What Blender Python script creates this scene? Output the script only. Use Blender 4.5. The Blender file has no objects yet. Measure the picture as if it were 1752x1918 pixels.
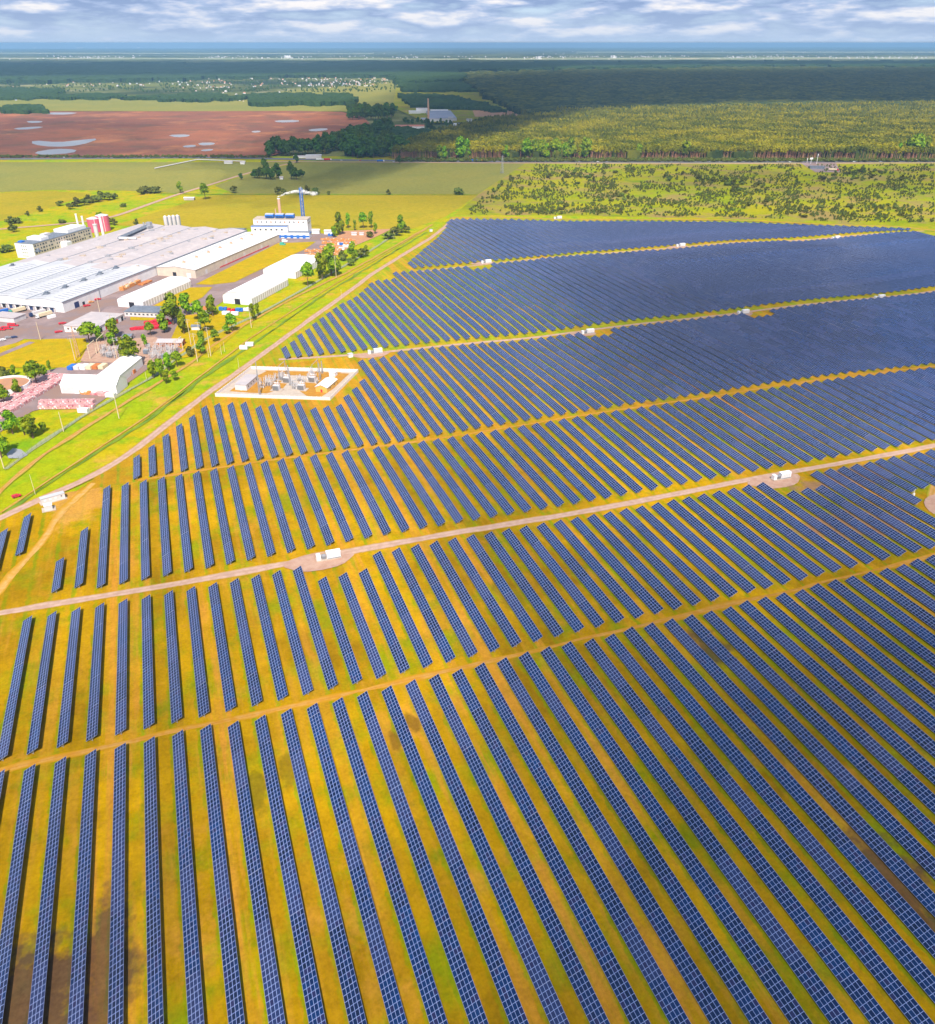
import bpy, bmesh, math, random
from mathutils import Vector, Matrix, noise
random.seed(7)
R = math.radians
sc = bpy.context.scene
# ------------------------------------------------------------------ camera
F, PIT, YAW, HC = 1540.0, R(29.717), R(19.473), 207.8
W0, H0 = 1752.0, 1918.0
FWD = Vector((math.sin(YAW)*math.cos(PIT), math.cos(YAW)*math.cos(PIT), -math.sin(PIT)))
RGT = Vector((math.cos(YAW), -math.sin(YAW), 0)); UPV = RGT.cross(FWD)
cd = bpy.data.cameras.new('camera'); cam = bpy.data.objects.new('camera', cd)
sc.collection.objects.link(cam)
cam.matrix_world = Matrix(((RGT.x, UPV.x, -FWD.x, 0), (RGT.y, UPV.y, -FWD.y, 0), (RGT.z, UPV.z, -FWD.z, HC), (0, 0, 0, 1)))
cd.sensor_fit = 'HORIZONTAL'; cd.sensor_width = 36; cd.lens = F/W0*36
cd.clip_start = 1; cd.clip_end = 200000
sc.camera = cam
# ------------------------------------------------------------------ sun, sky, exposure
SV = Vector((0.2087, 0.8413, -1.0))            # shadow offset per metre of height
sd = bpy.data.lights.new('sun', 'SUN'); sd.energy = 4.6; sd.angle = R(0.5); sd.color = (1, .94, .84)
sun = bpy.data.objects.new('sun', sd); sc.collection.objects.link(sun)
sun.rotation_euler = SV.to_track_quat('-Z', 'Y').to_euler()
sc.view_settings.view_transform = 'Standard'; sc.view_settings.look = 'None'
sc.view_settings.exposure = 0.78; sc.view_settings.gamma = 1
sc.cycles.transparent_max_bounces = 64

def nn(nt, t, **kw):
    n = nt.nodes.new(t)
    for k, v in kw.items():
        if k.startswith('i_'):
            key = k[2:]; key = int(key) if key.isdigit() else key.replace('_', ' ')
            n.inputs[key].default_value = v
        else: setattr(n, k, v)
    return n
def mth(nt, op, a, b=None, c=None):
    n = nt.nodes.new('ShaderNodeMath'); n.operation = op
    for i, v in enumerate((a, b, c)):
        if v is None: continue
        if isinstance(v, (int, float)): n.inputs[i].default_value = v
        else: nt.links.new(v, n.inputs[i])
    return n.outputs[0]
def mixc(nt, f, a, b):
    n = nt.nodes.new('ShaderNodeMix'); n.data_type = 'RGBA'
    for i, v in ((0, f), (6, a), (7, b)):
        if isinstance(v, (int, float)): n.inputs[i].default_value = v
        elif isinstance(v, tuple): n.inputs[i].default_value = (*v, 1)
        else: nt.links.new(v, n.inputs[i])
    return n.outputs[2]
def ramp(nt, fac, stops, interp='LINEAR'):
    n = nt.nodes.new('ShaderNodeValToRGB'); n.color_ramp.interpolation = interp
    e = n.color_ramp.elements
    while len(e) < len(stops): e.new(.5)
    for el, (p, c) in zip(e, stops):
        el.position = p; el.color = (*c, 1) if isinstance(c, tuple) else (c, c, c, 1)
    nt.links.new(fac, n.inputs[0]); return n.outputs[0]

w = bpy.data.worlds.new('World'); sc.world = w; w.use_nodes = True
nt = w.node_tree; nt.nodes.clear()
sky = nn(nt, 'ShaderNodeTexSky', sky_type='NISHITA', sun_disc=False, sun_elevation=R(49), sun_rotation=R(194), altitude=200, air_density=1.0, dust_density=.6)
tc = nn(nt, 'ShaderNodeTexCoord'); sx = nn(nt, 'ShaderNodeSeparateXYZ'); nt.links.new(tc.outputs['Generated'], sx.inputs[0])
zz = mth(nt, 'MAXIMUM', sx.outputs[2], 0.0)
# low sky: heaped clouds with lit tops
def low(dz, sc_, det):
    vm = nn(nt, 'ShaderNodeVectorMath', operation='MULTIPLY_ADD'); vm.inputs[1].default_value = (1, 1, 5.0); vm.inputs[2].default_value = (3.1, 1.7, dz)
    nt.links.new(tc.outputs['Generated'], vm.inputs[0]); n = nn(nt, 'ShaderNodeTexNoise', i_Scale=sc_, i_Detail=det, i_Roughness=.52); nt.links.new(vm.outputs[0], n.inputs[0]); return n.outputs[0]
l0, l1 = low(0, 15.0, 7.0), low(.04, 15.0, 7.0)
covl = ramp(nt, l0, [(.30, 0.0), (.50, 1.0)])
lit = mth(nt, 'MULTIPLY_ADD', mth(nt, 'SUBTRACT', l0, l1), 2.6, .46)
shl = ramp(nt, lit, [(.26, (.27, .38, .64)), (.46, (.41, .52, .78)), (.64, (.64, .70, .87)), (.90, (1.02, .97, .96))])
# overhead sky: cloud deck seen from below
zd = mth(nt, 'ADD', zz, .1); cb = nn(nt, 'ShaderNodeCombineXYZ')
nt.links.new(mth(nt, 'DIVIDE', sx.outputs[0], zd), cb.inputs[0]); nt.links.new(mth(nt, 'DIVIDE', sx.outputs[1], zd), cb.inputs[1])
n1 = nn(nt, 'ShaderNodeTexNoise', i_Scale=3.2, i_Detail=6.0, i_Roughness=.6, i_Distortion=.3); nt.links.new(cb.outputs[0], n1.inputs[0])
n2 = nn(nt, 'ShaderNodeTexNoise', i_Scale=7.0, i_Detail=4.0, i_Roughness=.6); nt.links.new(cb.outputs[0], n2.inputs[0])
covh = ramp(nt, mth(nt, 'ADD', n1.outputs[0], mth(nt, 'MULTIPLY', mth(nt, 'SUBTRACT', .58, zz), .55)), [(.46, 0.0), (.62, 1.0)])
shh = ramp(nt, n2.outputs[0], [(.34, (.16, .20, .32)), (.50, (.50, .53, .66)), (.66, (.95, .93, .95))])
hf = ramp(nt, zz, [(.10, 0.0), (.22, 1.0)])
def mixv(f, x, y):
    n = nn(nt, 'ShaderNodeMix'); 
    for i, v in ((0, f), (2, x), (3, y)): nt.links.new(v, n.inputs[i])
    return n.outputs[0]
cov = mixv(hf, covl, covh); shade = mixc(nt, hf, shl, shh)
bgs = nn(nt, 'ShaderNodeBackground', i_Strength=.075); nt.links.new(mixc(nt, .55, sky.outputs[0], (2.6, 4.6, 8.2)), bgs.inputs[0])
bgc = nn(nt, 'ShaderNodeBackground', i_Strength=.60); nt.links.new(shade, bgc.inputs[0])
mx = nn(nt, 'ShaderNodeMixShader'); nt.links.new(mth(nt, 'MULTIPLY', cov, .9), mx.inputs[0])
nt.links.new(bgs.outputs[0], mx.inputs[1]); nt.links.new(bgc.outputs[0], mx.inputs[2])
bgh = nn(nt, 'ShaderNodeBackground', i_Strength=.5); bgh.inputs[0].default_value = (.60, .76, 1.0, 1)
mh = nn(nt, 'ShaderNodeMixShader'); nt.links.new(ramp(nt, zz, [(0.0, .9), (.012, .45), (.035, 0.0)]), mh.inputs[0]); nt.links.new(mx.outputs[0], mh.inputs[1]); nt.links.new(bgh.outputs[0], mh.inputs[2])
wo = nn(nt, 'ShaderNodeOutputWorld'); nt.links.new(mh.outputs[0], wo.inputs[0])

# ------------------------------------------------------------------ projection helpers
def G(px, py, Z=0.0):
    d = FWD*F + RGT*(px-W0/2) + UPV*(H0/2-py); t = (Z-HC)/d.z
    return Vector((d.x*t, d.y*t, Z))
def PR(X, Y, Z=0.0):
    v = Vector((X, Y, Z-HC)); d = v.dot(FWD)
    if d < 1: return (-9999, -9999)
    return (W0/2+F*v.dot(RGT)/d, H0/2-F*v.dot(UPV)/d)
def tag(o, label=None, cat=None, group=None, kind=None):
    if label: o['label'] = label
    if cat: o['category'] = cat
    if group: o['group'] = group
    if kind: o['kind'] = kind
    return o
COL = sc.collection
def thing(name, label, cat, loc=(0, 0, 0), rz=0.0, group=None):
    o = bpy.data.objects.new(name, None); COL.objects.link(o); o.empty_display_size = .5
    o.location = loc; o.rotation_euler = (0, 0, rz); return tag(o, label, cat, group)
class MB:
    def __init__(s): s.v = []; s.f = []; s.m = []; s.uv = []; s.smooth = False
    def face(s, pts, m=0, uv=None):
        i = len(s.v); s.v += [tuple(p) for p in pts]; s.f.append(list(range(i, i+len(pts)))); s.m.append(m)
        s.uv.append(uv or [(0, 0)]*len(pts))
    def box(s, c, d, rz=0.0, m=0, M=None):
        x, y, z = d[0]/2, d[1]/2, d[2]/2; cs, sn = math.cos(rz), math.sin(rz)
        P = []
        for a, b, e in ((-x, -y, -z), (x, -y, -z), (x, y, -z), (-x, y, -z), (-x, -y, z), (x, -y, z), (x, y, z), (-x, y, z)):
            if M is not None: q = M @ Vector((a, b, e)); P.append((c[0]+q.x, c[1]+q.y, c[2]+q.z))
            else: P.append((c[0]+a*cs-b*sn, c[1]+a*sn+b*cs, c[2]+e))
        i = len(s.v); s.v += P
        for q in ((0, 3, 2, 1), (4, 5, 6, 7), (0, 1, 5, 4), (1, 2, 6, 5), (2, 3, 7, 6), (3, 0, 4, 7)):
            s.f.append([i+k for k in q]); s.m.append(m); s.uv.append([(0, 0)]*4)
    def prism(s, pts, z0, z1, m=0, mtop=None, bottom=True):
        n = len(pts); i = len(s.v)
        s.v += [(p[0], p[1], z0) for p in pts]+[(p[0], p[1], z1) for p in pts]
        for k in range(n):
            j = (k+1) % n; s.f.append([i+k, i+j, i+n+j, i+n+k]); s.m.append(m); s.uv.append([(0, 0)]*4)
        s.f.append([i+n+k for k in range(n)]); s.m.append(m if mtop is None else mtop); s.uv.append([(0, 0)]*n)
        if bottom: s.f.append([i+k for k in reversed(range(n))]); s.m.append(m); s.uv.append([(0, 0)]*n)
    def tube(s, a, b, r0, r1=None, n=6, m=0, caps=True):
        a, b = Vector(a), Vector(b); r1 = r0 if r1 is None else r1
        d = (b-a).normalized(); t = Vector((0, 0, 1)) if abs(d.z) < .9 else Vector((1, 0, 0))
        x = d.cross(t).normalized(); y = d.cross(x); i = len(s.v)
        for p, r in ((a, r0), (b, r1)):
            for k in range(n):
                th = 2*math.pi*k/n; s.v.append(tuple(p+x*(r*math.cos(th))+y*(r*math.sin(th))))
        for k in range(n):
            j = (k+1) % n; s.f.append([i+k, i+n+k, i+n+j, i+j]); s.m.append(m); s.uv.append([(0, 0)]*4)
        if caps:
            s.f.append([i+k for k in range(n)]); s.m.append(m); s.uv.append([(0, 0)]*n)
            s.f.append([i+n+k for k in reversed(range(n))]); s.m.append(m); s.uv.append([(0, 0)]*n)
    def mesh(s, name, mats):
        me = bpy.data.meshes.new(name); me.from_pydata(s.v, [], s.f)
        for mm in (mats if isinstance(mats, (list, tuple)) else [mats]): me.materials.append(mm)
        me.polygons.foreach_set('material_index', s.m)
        if any(u != [(0, 0)]*len(u) for u in s.uv[:50]):
            l = me.uv_layers.new(name='UVMap'); l.data.foreach_set('uv', [c for u in s.uv for q in u for c in q])
        if s.smooth: me.polygons.foreach_set('use_smooth', [True]*len(s.f))
        me.update(); return me
    def build(s, name, mats, parent=None, loc=None, rz=None):
        o = bpy.data.objects.new(name, s.mesh(name, mats)); COL.objects.link(o)
        if parent: o.parent = parent
        if loc is not None: o.location = loc
        if rz is not None: o.rotation_euler = (0, 0, rz)
        return o
def link_mesh(name, me, parent=None, loc=None, rz=None, scale=None):
    o = bpy.data.objects.new(name, me); COL.objects.link(o)
    if parent: o.parent = parent
    if loc is not None: o.location = loc
    if rz is not None: o.rotation_euler = (0, 0, rz)
    if scale is not None: o.scale = scale
    return o
def dup(root, loc, rz, label=None, group=None, scale=None):
    r = root.copy(); COL.objects.link(r); r.location = loc; r.rotation_euler = (0, 0, rz)
    if scale is not None: r.scale = (scale,)*3 if isinstance(scale, (int, float)) else scale
    if label: r['label'] = label
    if group: r['group'] = group
    for ch in list(root.children):
        c = ch.copy(); COL.objects.link(c); c.parent = r
        for g in ch.children:
            d = g.copy(); COL.objects.link(d); d.parent = c
    return r

# ------------------------------------------------------------------ materials
def mat(name, c1, c2=None, scale=.5, rough=.85, c3=None, detail=4, spec=.3, metal=0, obj_rand=0, stretch=None, lo=.4, hi=.6, bump=0):
    m = bpy.data.materials.new(name); m.use_nodes = True; nt = m.node_tree
    b = nt.nodes['Principled BSDF']; b.inputs['Roughness'].default_value = rough
    b.inputs['Specular IOR Level'].default_value = spec; b.inputs['Metallic'].default_value = metal
    if c2 is None:
        c2 = tuple(x*.86 for x in c1)
    geo = nn(nt, 'ShaderNodeNewGeometry') if not obj_rand else nn(nt, 'ShaderNodeTexCoord')
    src = geo.outputs['Position'] if not obj_rand else geo.outputs['Object']
    if stretch:
        vm = nn(nt, 'ShaderNodeVectorMath', operation='MULTIPLY'); vm.inputs[1].default_value = stretch
        nt.links.new(src, vm.inputs[0]); src = vm.outputs[0]
    n = nn(nt, 'ShaderNodeTexNoise', i_Scale=scale, i_Detail=float(detail), i_Roughness=.65); nt.links.new(src, n.inputs[0])
    st = [(lo, c1), (hi, c2)] if c3 is None else [(lo, c1), ((lo+hi)/2, c2), (hi, c3)]
    col = ramp(nt, n.outputs[0], st)
    if obj_rand:
        oi = nn(nt, 'ShaderNodeObjectInfo'); hs = nn(nt, 'ShaderNodeHueSaturation')
        nt.links.new(mth(nt, 'MULTIPLY_ADD', oi.outputs['Random'], obj_rand, 1-obj_rand*.5), hs.inputs['Value'])
        nt.links.new(mth(nt, 'MULTIPLY_ADD', oi.outputs['Random'], obj_rand*.12, .5-obj_rand*.06), hs.inputs['Hue'])
        nt.links.new(col, hs.inputs['Color']); col = hs.outputs[0]
    nt.links.new(col, b.inputs['Base Color'])
    if bump:
        bp = nn(nt, 'ShaderNodeBump', i_Strength=bump, i_Distance=.3); nt.links.new(n.outputs[0], bp.inputs['Height']); nt.links.new(bp.outputs[0], b.inputs['Normal'])
    return m

def grass_mat(name, base, alt, green, dirt, s=1.0, dirt_amt=.62, streak=True, uvrows=False, spots=()):
    m = bpy.data.materials.new(name); m.use_nodes = True; nt = m.node_tree
    b = nt.nodes['Principled BSDF']; b.inputs['Roughness'].default_value = 1; b.inputs['Specular IOR Level'].default_value = 0
    g = nn(nt, 'ShaderNodeNewGeometry'); pos = g.outputs['Position']
    def noi(sc_, det, st=(1, 1, 1), off=(0, 0, 0), rough=.6):
        vm = nn(nt, 'ShaderNodeVectorMath', operation='MULTIPLY_ADD'); vm.inputs[1].default_value = st; vm.inputs[2].default_value = off
        nt.links.new(pos, vm.inputs[0])
        n = nn(nt, 'ShaderNodeTexNoise', i_Scale=sc_, i_Detail=det, i_Roughness=rough); nt.links.new(vm.outputs[0], n.inputs[0]); return n.outputs[0]
    c = mixc(nt, ramp(nt, noi(.011*s, 4.), [(.38, 0.), (.62, 1.)]), base, alt)
    c = mixc(nt, mth(nt, 'MULTIPLY', ramp(nt, noi(.045*s, 5., off=(90, 30, 0)), [(.50, 0.), (.66, 1.)]), .75), c, green)
    if streak:
        c = mixc(nt, mth(nt, 'MULTIPLY', ramp(nt, noi(.35, 4., (1, .06, 1)), [(.50, 0.), (.70, 1.)]), .5), c, dirt)
    c = mixc(nt, mth(nt, 'MULTIPLY', ramp(nt, noi(.03*s, 6., off=(500, 0, 0), rough=.7), [(dirt_amt-.05, 0.), (dirt_amt+.07, 1.)]), .8), c, dirt)
    if uvrows:
        uv = nn(nt, 'ShaderNodeUVMap'); su = nn(nt, 'ShaderNodeSeparateXYZ'); nt.links.new(uv.outputs[0], su.inputs[0])
        fr = mth(nt, 'FRACT', su.outputs[0])
        edge = ramp(nt, mth(nt, 'ADD', fr, mth(nt, 'MULTIPLY', mth(nt, 'SUBTRACT', noi(.25, 3.), .5), .30)), [(.44, 0.), (.50, 1.), (.60, 1.), (.70, 0.)])
        c = mixc(nt, mth(nt, 'MULTIPLY', edge, ramp(nt, noi(.06, 4., off=(7, 3, 0)), [(.38, .15), (.58, .75)])), c, tuple(x for x in green))
        rid = mth(nt, 'FLOOR', su.outputs[0]); wn = nn(nt, 'ShaderNodeTexWhiteNoise', noise_dimensions='1D'); nt.links.new(rid, wn.inputs['W']); st2 = ramp(nt, noi(.22, 5., (1, .05, 1), off=(40, 0, 0), rough=.7), [(.46, 0.), (.60, 1.)])
        c = mixc(nt, mth(nt, 'MULTIPLY', mth(nt, 'MULTIPLY', st2, .8), ramp(nt, wn.outputs[0], [(.62, 0.), (.85, 1.)])), c, (.42, .18, .02))
        hs = nn(nt, 'ShaderNodeHueSaturation'); nt.links.new(mth(nt, 'MULTIPLY_ADD', wn.outputs[0], .25, .88), hs.inputs['Value']); nt.links.new(c, hs.inputs['Color']); c = hs.outputs[0]
    for (sx_, sy_, rx, ry, colr, thr) in spots:
        vm = nn(nt, 'ShaderNodeVectorMath', operation='SUBTRACT'); vm.inputs[1].default_value = (sx_, sy_, 0); nt.links.new(pos, vm.inputs[0])
        v2 = nn(nt, 'ShaderNodeVectorMath', operation='MULTIPLY'); v2.inputs[1].default_value = (1/rx, 1/ry, 0); nt.links.new(vm.outputs[0], v2.inputs[0])
        ln = nn(nt, 'ShaderNodeVectorMath', operation='LENGTH'); nt.links.new(v2.outputs[0], ln.inputs[0])
        f = mth(nt, 'ADD', ln.outputs['Value'], mth(nt, 'MULTIPLY', mth(nt, 'SUBTRACT', noi(.09, 4., off=(sx_, 0, 0)), .5), 2.2))
        c = mixc(nt, mth(nt, 'MULTIPLY', ramp(nt, f, [(.62, 1.), (1.15, 0.)]), thr), c, colr)
    fine = noi(.9, 3., rough=.7); hs = nn(nt, 'ShaderNodeHueSaturation')
    mid = noi(.16, 5., off=(20, 70, 0), rough=.7); nt.links.new(mth(nt, 'ADD', mth(nt, 'MULTIPLY_ADD', fine, .8, .2), mth(nt, 'MULTIPLY', mid, .8)), hs.inputs['Value']); nt.links.new(c, hs.inputs['Color'])
    nt.links.new(hs.outputs[0], b.inputs['Base Color'])
    return m

GOLD = (.42, .235, .0005); GOLD2 = (.24, .13, .0005); GRN = (.15, .21, .0005); DIRT = (.44, .205, .022)
MUD = (.065, .034, .030)
M = {}
M['field_near'] = grass_mat('field_grass', GOLD, GOLD2, GRN, DIRT, uvrows=True, spots=[
    (-62, 140, 15, 28, MUD, .85), (-45, 152, 8, 26, MUD, .75), (*G(1330, 1205).to_2d(), 7, 14, MUD, .7), (*G(1690, 1650).to_2d(), 9, 22, MUD, .75), (*G(740, 1385).to_2d(), 2.5, 5, (.14, .075, .006), .7), (*G(771, 1345).to_2d(), 2.5, 5, (.14, .075, .006), .7), (*G(482, 1480).to_2d(), 3.5, 10, (.18, .13, .004), .85), (*G(540, 1440).to_2d(), 3.5, 8, (.18, .12, .004), .8), (*G(940, 1100).to_2d(), 5, 16, (.16, .12, .006), .7), (*G(1230, 1440).to_2d(), 3, 6, MUD, .7),
    (335, 310, 42, 13, (.25, .135, .07), .9), (300, 268, 40, 16, (.27, .14, .075), .8), (-66, 425, 16, 30, (.46, .22, .05), .7)])
M['field_mid'] = grass_mat('field_grass_mid', (.40, .215, .006), (.34, .18, .006), (.15, .24, .006), DIRT, uvrows=True)
M['field_far'] = grass_mat('field_grass_far', (.26, .27, .006), (.38, .24, .006), (.13, .27, .008), DIRT, uvrows=True)
M['meadow'] = grass_mat('meadow_grass', (.24, .30, .002), (.38, .29, .002), (.13, .27, .004), (.48, .24, .05), s=1.3, streak=False, dirt_amt=.60)
M['lawn'] = grass_mat('lawn_grass', (.42, .27, .004), (.36, .25, .004), (.28, .25, .005), (.38, .21, .02), s=2, streak=False, dirt_amt=.64)
M['crop_gold'] = grass_mat('crop_gold', (.34, .25, .012), (.29, .23, .012), (.25, .22, .012), (.32, .22, .03), s=.4, streak=False, dirt_amt=.7)
M['crop_olive'] = grass_mat('crop_olive', (.235, .21, .045), (.20, .195, .045), (.19, .19, .045), (.24, .21, .06), s=.3, streak=False, dirt_amt=.72)
M['scrub'] = grass_mat('scrub_grass', (.22, .25, .003), (.29, .26, .004), (.12, .19, .003), (.26, .17, .07), s=.5, streak=False, dirt_amt=.53)
M['red_soil'] = grass_mat('red_soil', (.30, .11, .058), (.19, .080, .056), (.14, .085, .055), (.42, .17, .075), s=.2, streak=False, dirt_amt=.58)
M['farland'] = grass_mat('far_land', (.16, .17, .04), (.03, .045, .02), (.02, .035, .02), (.34, .30, .17), s=.09, streak=False, dirt_amt=.60)
M['forest_floor'] = mat('forest_floor', (.06, .06, .02), (.09, .07, .03), scale=.02)
def road_mat(name, c1, c2, verge, soft=.35, rut=.3):
    m = mat(name, c1, c2, scale=.3, rough=1, spec=.03, detail=8); nt = m.node_tree; b = nt.nodes['Principled BSDF']; src = b.inputs['Base Color'].links[0].from_socket
    uv = nn(nt, 'ShaderNodeUVMap'); su = nn(nt, 'ShaderNodeSeparateXYZ'); nt.links.new(uv.outputs[0], su.inputs[0]); g = nn(nt, 'ShaderNodeNewGeometry')
    n = nn(nt, 'ShaderNodeTexNoise', i_Scale=.35, i_Detail=6.0, i_Roughness=.7); nt.links.new(g.outputs['Position'], n.inputs[0])
    a = mth(nt, 'ABSOLUTE', mth(nt, 'SUBTRACT', su.outputs[1], .5)); jit = mth(nt, 'MULTIPLY', mth(nt, 'SUBTRACT', n.outputs[0], .5), .55)
    edge = ramp(nt, mth(nt, 'ADD', mth(nt, 'MULTIPLY', a, 2), jit), [(1-soft-.12, 0.), (1.0, 1.)])
    r = ramp(nt, mth(nt, 'ADD', a, mth(nt, 'MULTIPLY', jit, .12)), [(.0, 1.), (.12, .25), (.2, 0.), (.30, 0.), (.38, .8)])
    col = mixc(nt, mth(nt, 'MULTIPLY', r, rut), src, tuple(x*.55+y*.2 for x, y in zip(c2, verge)))
    nt.links.new(mixc(nt, edge, col, verge), b.inputs['Base Color']); return m
VG = (.34, .20, .004)
M['gravel_plain'] = mat('gravel_pad', (.42, .27, .20), (.36, .21, .15), scale=.3, rough=1, spec=.03, detail=8)
M['gravel'] = road_mat('gravel', (.47, .31, .24), (.38, .24, .18), VG, .18, .35)
M['track'] = road_mat('dirt_track', (.46, .26, .10), (.42, .20, .03), (.26, .25, .004), .4, .5)
M['faint'] = road_mat('worn_track', (.47, .25, .07), (.43, .19, .02), (.38, .19, .002), .7, .5)
M['asphalt'] = mat('yard_asphalt', (.27, .19, .18), (.21, .15, .145), scale=.03, rough=.9, c3=(.24, .15, .12))
M['road'] = mat('road_asphalt', (.16, .15, .17), (.13, .125, .14), scale=.05, rough=.9)
M['concrete'] = mat('concrete', (.46, .38, .31), (.40, .32, .26), scale=.3)
M['white'] = mat('white_cladding', (.74, .72, .72), (.68, .66, .67), scale=.2, rough=.5)
M['white2'] = mat('white_panel', (.60, .56, .56), (.55, .51, .51), scale=.2, rough=.6)
M['roof'] = mat('pale_roof', (.50, .44, .44), (.40, .35, .355), scale=.06, c3=(.52, .44, .42), rough=.8, detail=9, lo=.3, hi=.7)
M['roof_blue'] = mat('bluish_roof', (.43, .43, .45), (.51, .50, .515), scale=.05, rough=.6, detail=9, lo=.3, hi=.7)
M['slate'] = mat('slate_roof', (.12, .14, .18), (.18, .20, .24), scale=.4, rough=.7)
M['fabric'] = mat('tent_fabric', (.80, .76, .77), (.74, .70, .71), scale=.1, rough=.6)
M['fabric_g'] = mat('tent_side', (.55, .50, .48), (.48, .44, .42), scale=.6)
M['blue'] = mat('blue_paint', (.02, .12, .48), (.03, .16, .5), scale=.3, rough=.5)
M['steel'] = mat('grey_steel', (.40, .40, .42), (.30, .30, .33), scale=2, rough=.5, metal=.3)
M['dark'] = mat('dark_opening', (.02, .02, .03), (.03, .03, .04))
M['glass'] = mat('window_glass', (.05, .06, .08), (.09, .09, .1), rough=.15, spec=.6)
M['beige'] = mat('beige_plaster', (.60, .50, .40), (.52, .43, .36), scale=.2)
M['brick'] = mat('orange_brick', (.50, .17, .05), (.42, .13, .04), scale=1.5)
M['yellow'] = mat('yellow_wall', (.66, .38, .08), (.60, .33, .08), scale=.6)
M['pink'] = mat('pink_tank', (.62, .10, .18), (.55, .12, .18), scale=.3, rough=.5)
M['red'] = mat('red_paint', (.50, .012, .03), (.60, .03, .05), scale=1.5, rough=.5)
M['orange'] = mat('orange_pallet', (.62, .24, .05), (.48, .17, .05), scale=1.2, c3=(.66, .34, .14))
M['pinkcrate'] = mat('pink_crate', (.56, .25, .26), (.60, .38, .36), scale=.35, c3=(.46, .13, .16), detail=8)
M['cream'] = mat('cream_tarp', (.68, .55, .36), (.6, .5, .34), scale=1)
M['teal'] = mat('teal_cab', (.06, .38, .28), (.05, .3, .25))
M['navy'] = mat('navy_cab', (.02, .04, .12), (.03, .05, .14), rough=.4)
M['tyre'] = mat('tyre', (.02, .02, .02), (.03, .03, .03))
M['brickstack'] = mat('chimney_brick', (.58, .34, .22), (.52, .30, .2), scale=.6)
M['poleconc'] = mat('pole_concrete', (.62, .50, .34), (.52, .42, .3), scale=1)
M['bark'] = mat('bark', (.16, .085, .05), (.10, .06, .04), scale=2)
M['pinebark'] = mat('pine_bark', (.50, .24, .13), (.34, .17, .10), scale=.3)
M['water'] = mat('pond_water', (.30, .30, .32), (.26, .26, .29), scale=.01, rough=.3)
M['leaf'] = mat('leaves', (.06, .13, .004), (.15, .24, .006), scale=.7, rough=.9, spec=.1, obj_rand=.5, c3=(.24, .30, .006))
M['leaf_d'] = mat('dark_leaves', (.04, .085, .012), (.08, .14, .015), scale=.6, rough=.9, spec=.1, obj_rand=.4)
M['shrub'] = mat('shrub_leaves', (.07, .085, .016), (.11, .125, .02), scale=.8, rough=.9, spec=.1, obj_rand=.6, c3=(.15, .16, .016))
M['pine'] = mat('pine_needles', (.10, .115, .005), (.21, .20, .006), scale=.012, rough=.9, spec=.1, c3=(.34, .29, .006), detail=6)
M['canopy'] = mat('forest_canopy', (.025, .040, .012), (.055, .068, .014), scale=.02, rough=1, spec=.05, c3=(.12, .12, .012), detail=9)  # darker than the pine needles: forest shade is put into this colour
M['canopy_d'] = mat('forest_canopy_deciduous', (.018, .040, .012), (.045, .08, .016), scale=.08, rough=1, spec=.05, detail=8)
M['slatblue'] = mat('far_roof', (.30, .32, .42), (.25, .28, .38), scale=.02)
M['ledge'] = mat('rust_soil', (.46, .22, .10), (.38, .19, .11), scale=.1)
M['mesh_fence'] = mat('wire_fence', (.20, .22, .12), (.17, .2, .1), scale=1)

# solar module
m = bpy.data.materials.new('solar_glass'); m.use_nodes = True; nt = m.node_tree; b = nt.nodes['Principled BSDF']
uv = nn(nt, 'ShaderNodeUVMap'); su = nn(nt, 'ShaderNodeSeparateXYZ'); nt.links.new(uv.outputs[0], su.inputs[0])
fu = mth(nt, 'ABSOLUTE', mth(nt, 'SUBTRACT', mth(nt, 'FRACT', su.outputs[0]), .5)); fv = mth(nt, 'ABSOLUTE', mth(nt, 'SUBTRACT', mth(nt, 'FRACT', su.outputs[1]), .5))
fr = mth(nt, 'MAXIMUM', mth(nt, 'GREATER_THAN', fu, .462), mth(nt, 'GREATER_THAN', fv, .446))
cb = nn(nt, 'ShaderNodeCombineXYZ'); nt.links.new(mth(nt, 'FLOOR', su.outputs[0]), cb.inputs[0]); nt.links.new(mth(nt, 'FLOOR', su.outputs[1]), cb.inputs[1])
oi = nn(nt, 'ShaderNodeObjectInfo'); nt.links.new(mth(nt, 'MULTIPLY', oi.outputs['Random'], 313.), cb.inputs[2])
wn = nn(nt, 'ShaderNodeTexWhiteNoise'); nt.links.new(cb.outputs[0], wn.inputs[0])
vv = nn(nt, 'ShaderNodeCombineXYZ'); nt.links.new(mth(nt, 'FLOOR', mth(nt, 'MULTIPLY', su.outputs[0], .1)), vv.inputs[0]); nt.links.new(mth(nt, 'MULTIPLY', oi.outputs['Random'], 97.), vv.inputs[2])
wn2 = nn(nt, 'ShaderNodeTexWhiteNoise'); nt.links.new(vv.outputs[0], wn2.inputs[0])
rv = mth(nt, 'ADD', mth(nt, 'MULTIPLY', wn.outputs[0], .5), mth(nt, 'MULTIPLY', wn2.outputs[0], .5))
cell = ramp(nt, rv, [(.05, (.0015, .006, .032)), (.35, (.001, .010, .055)), (.75, (.001, .020, .092)), (.97, (.003, .045, .17))])
cell = mixc(nt, mth(nt, 'MULTIPLY', mth(nt, 'GREATER_THAN', wn2.outputs[0], .78), .75), cell, (.018, .024, .082))  # paler grey-violet sections: reflected sky painted into the cell colour
cell = mixc(nt, mth(nt, 'GREATER_THAN', wn.outputs[0], .90), cell, (.014, .014, .065))
nt.links.new(mixc(nt, fr, cell, (.24, .30, .54)), b.inputs['Base Color'])
b.inputs['Roughness'].default_value = .13; b.inputs['Specular IOR Level'].default_value = .6
M['solar'] = m
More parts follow.
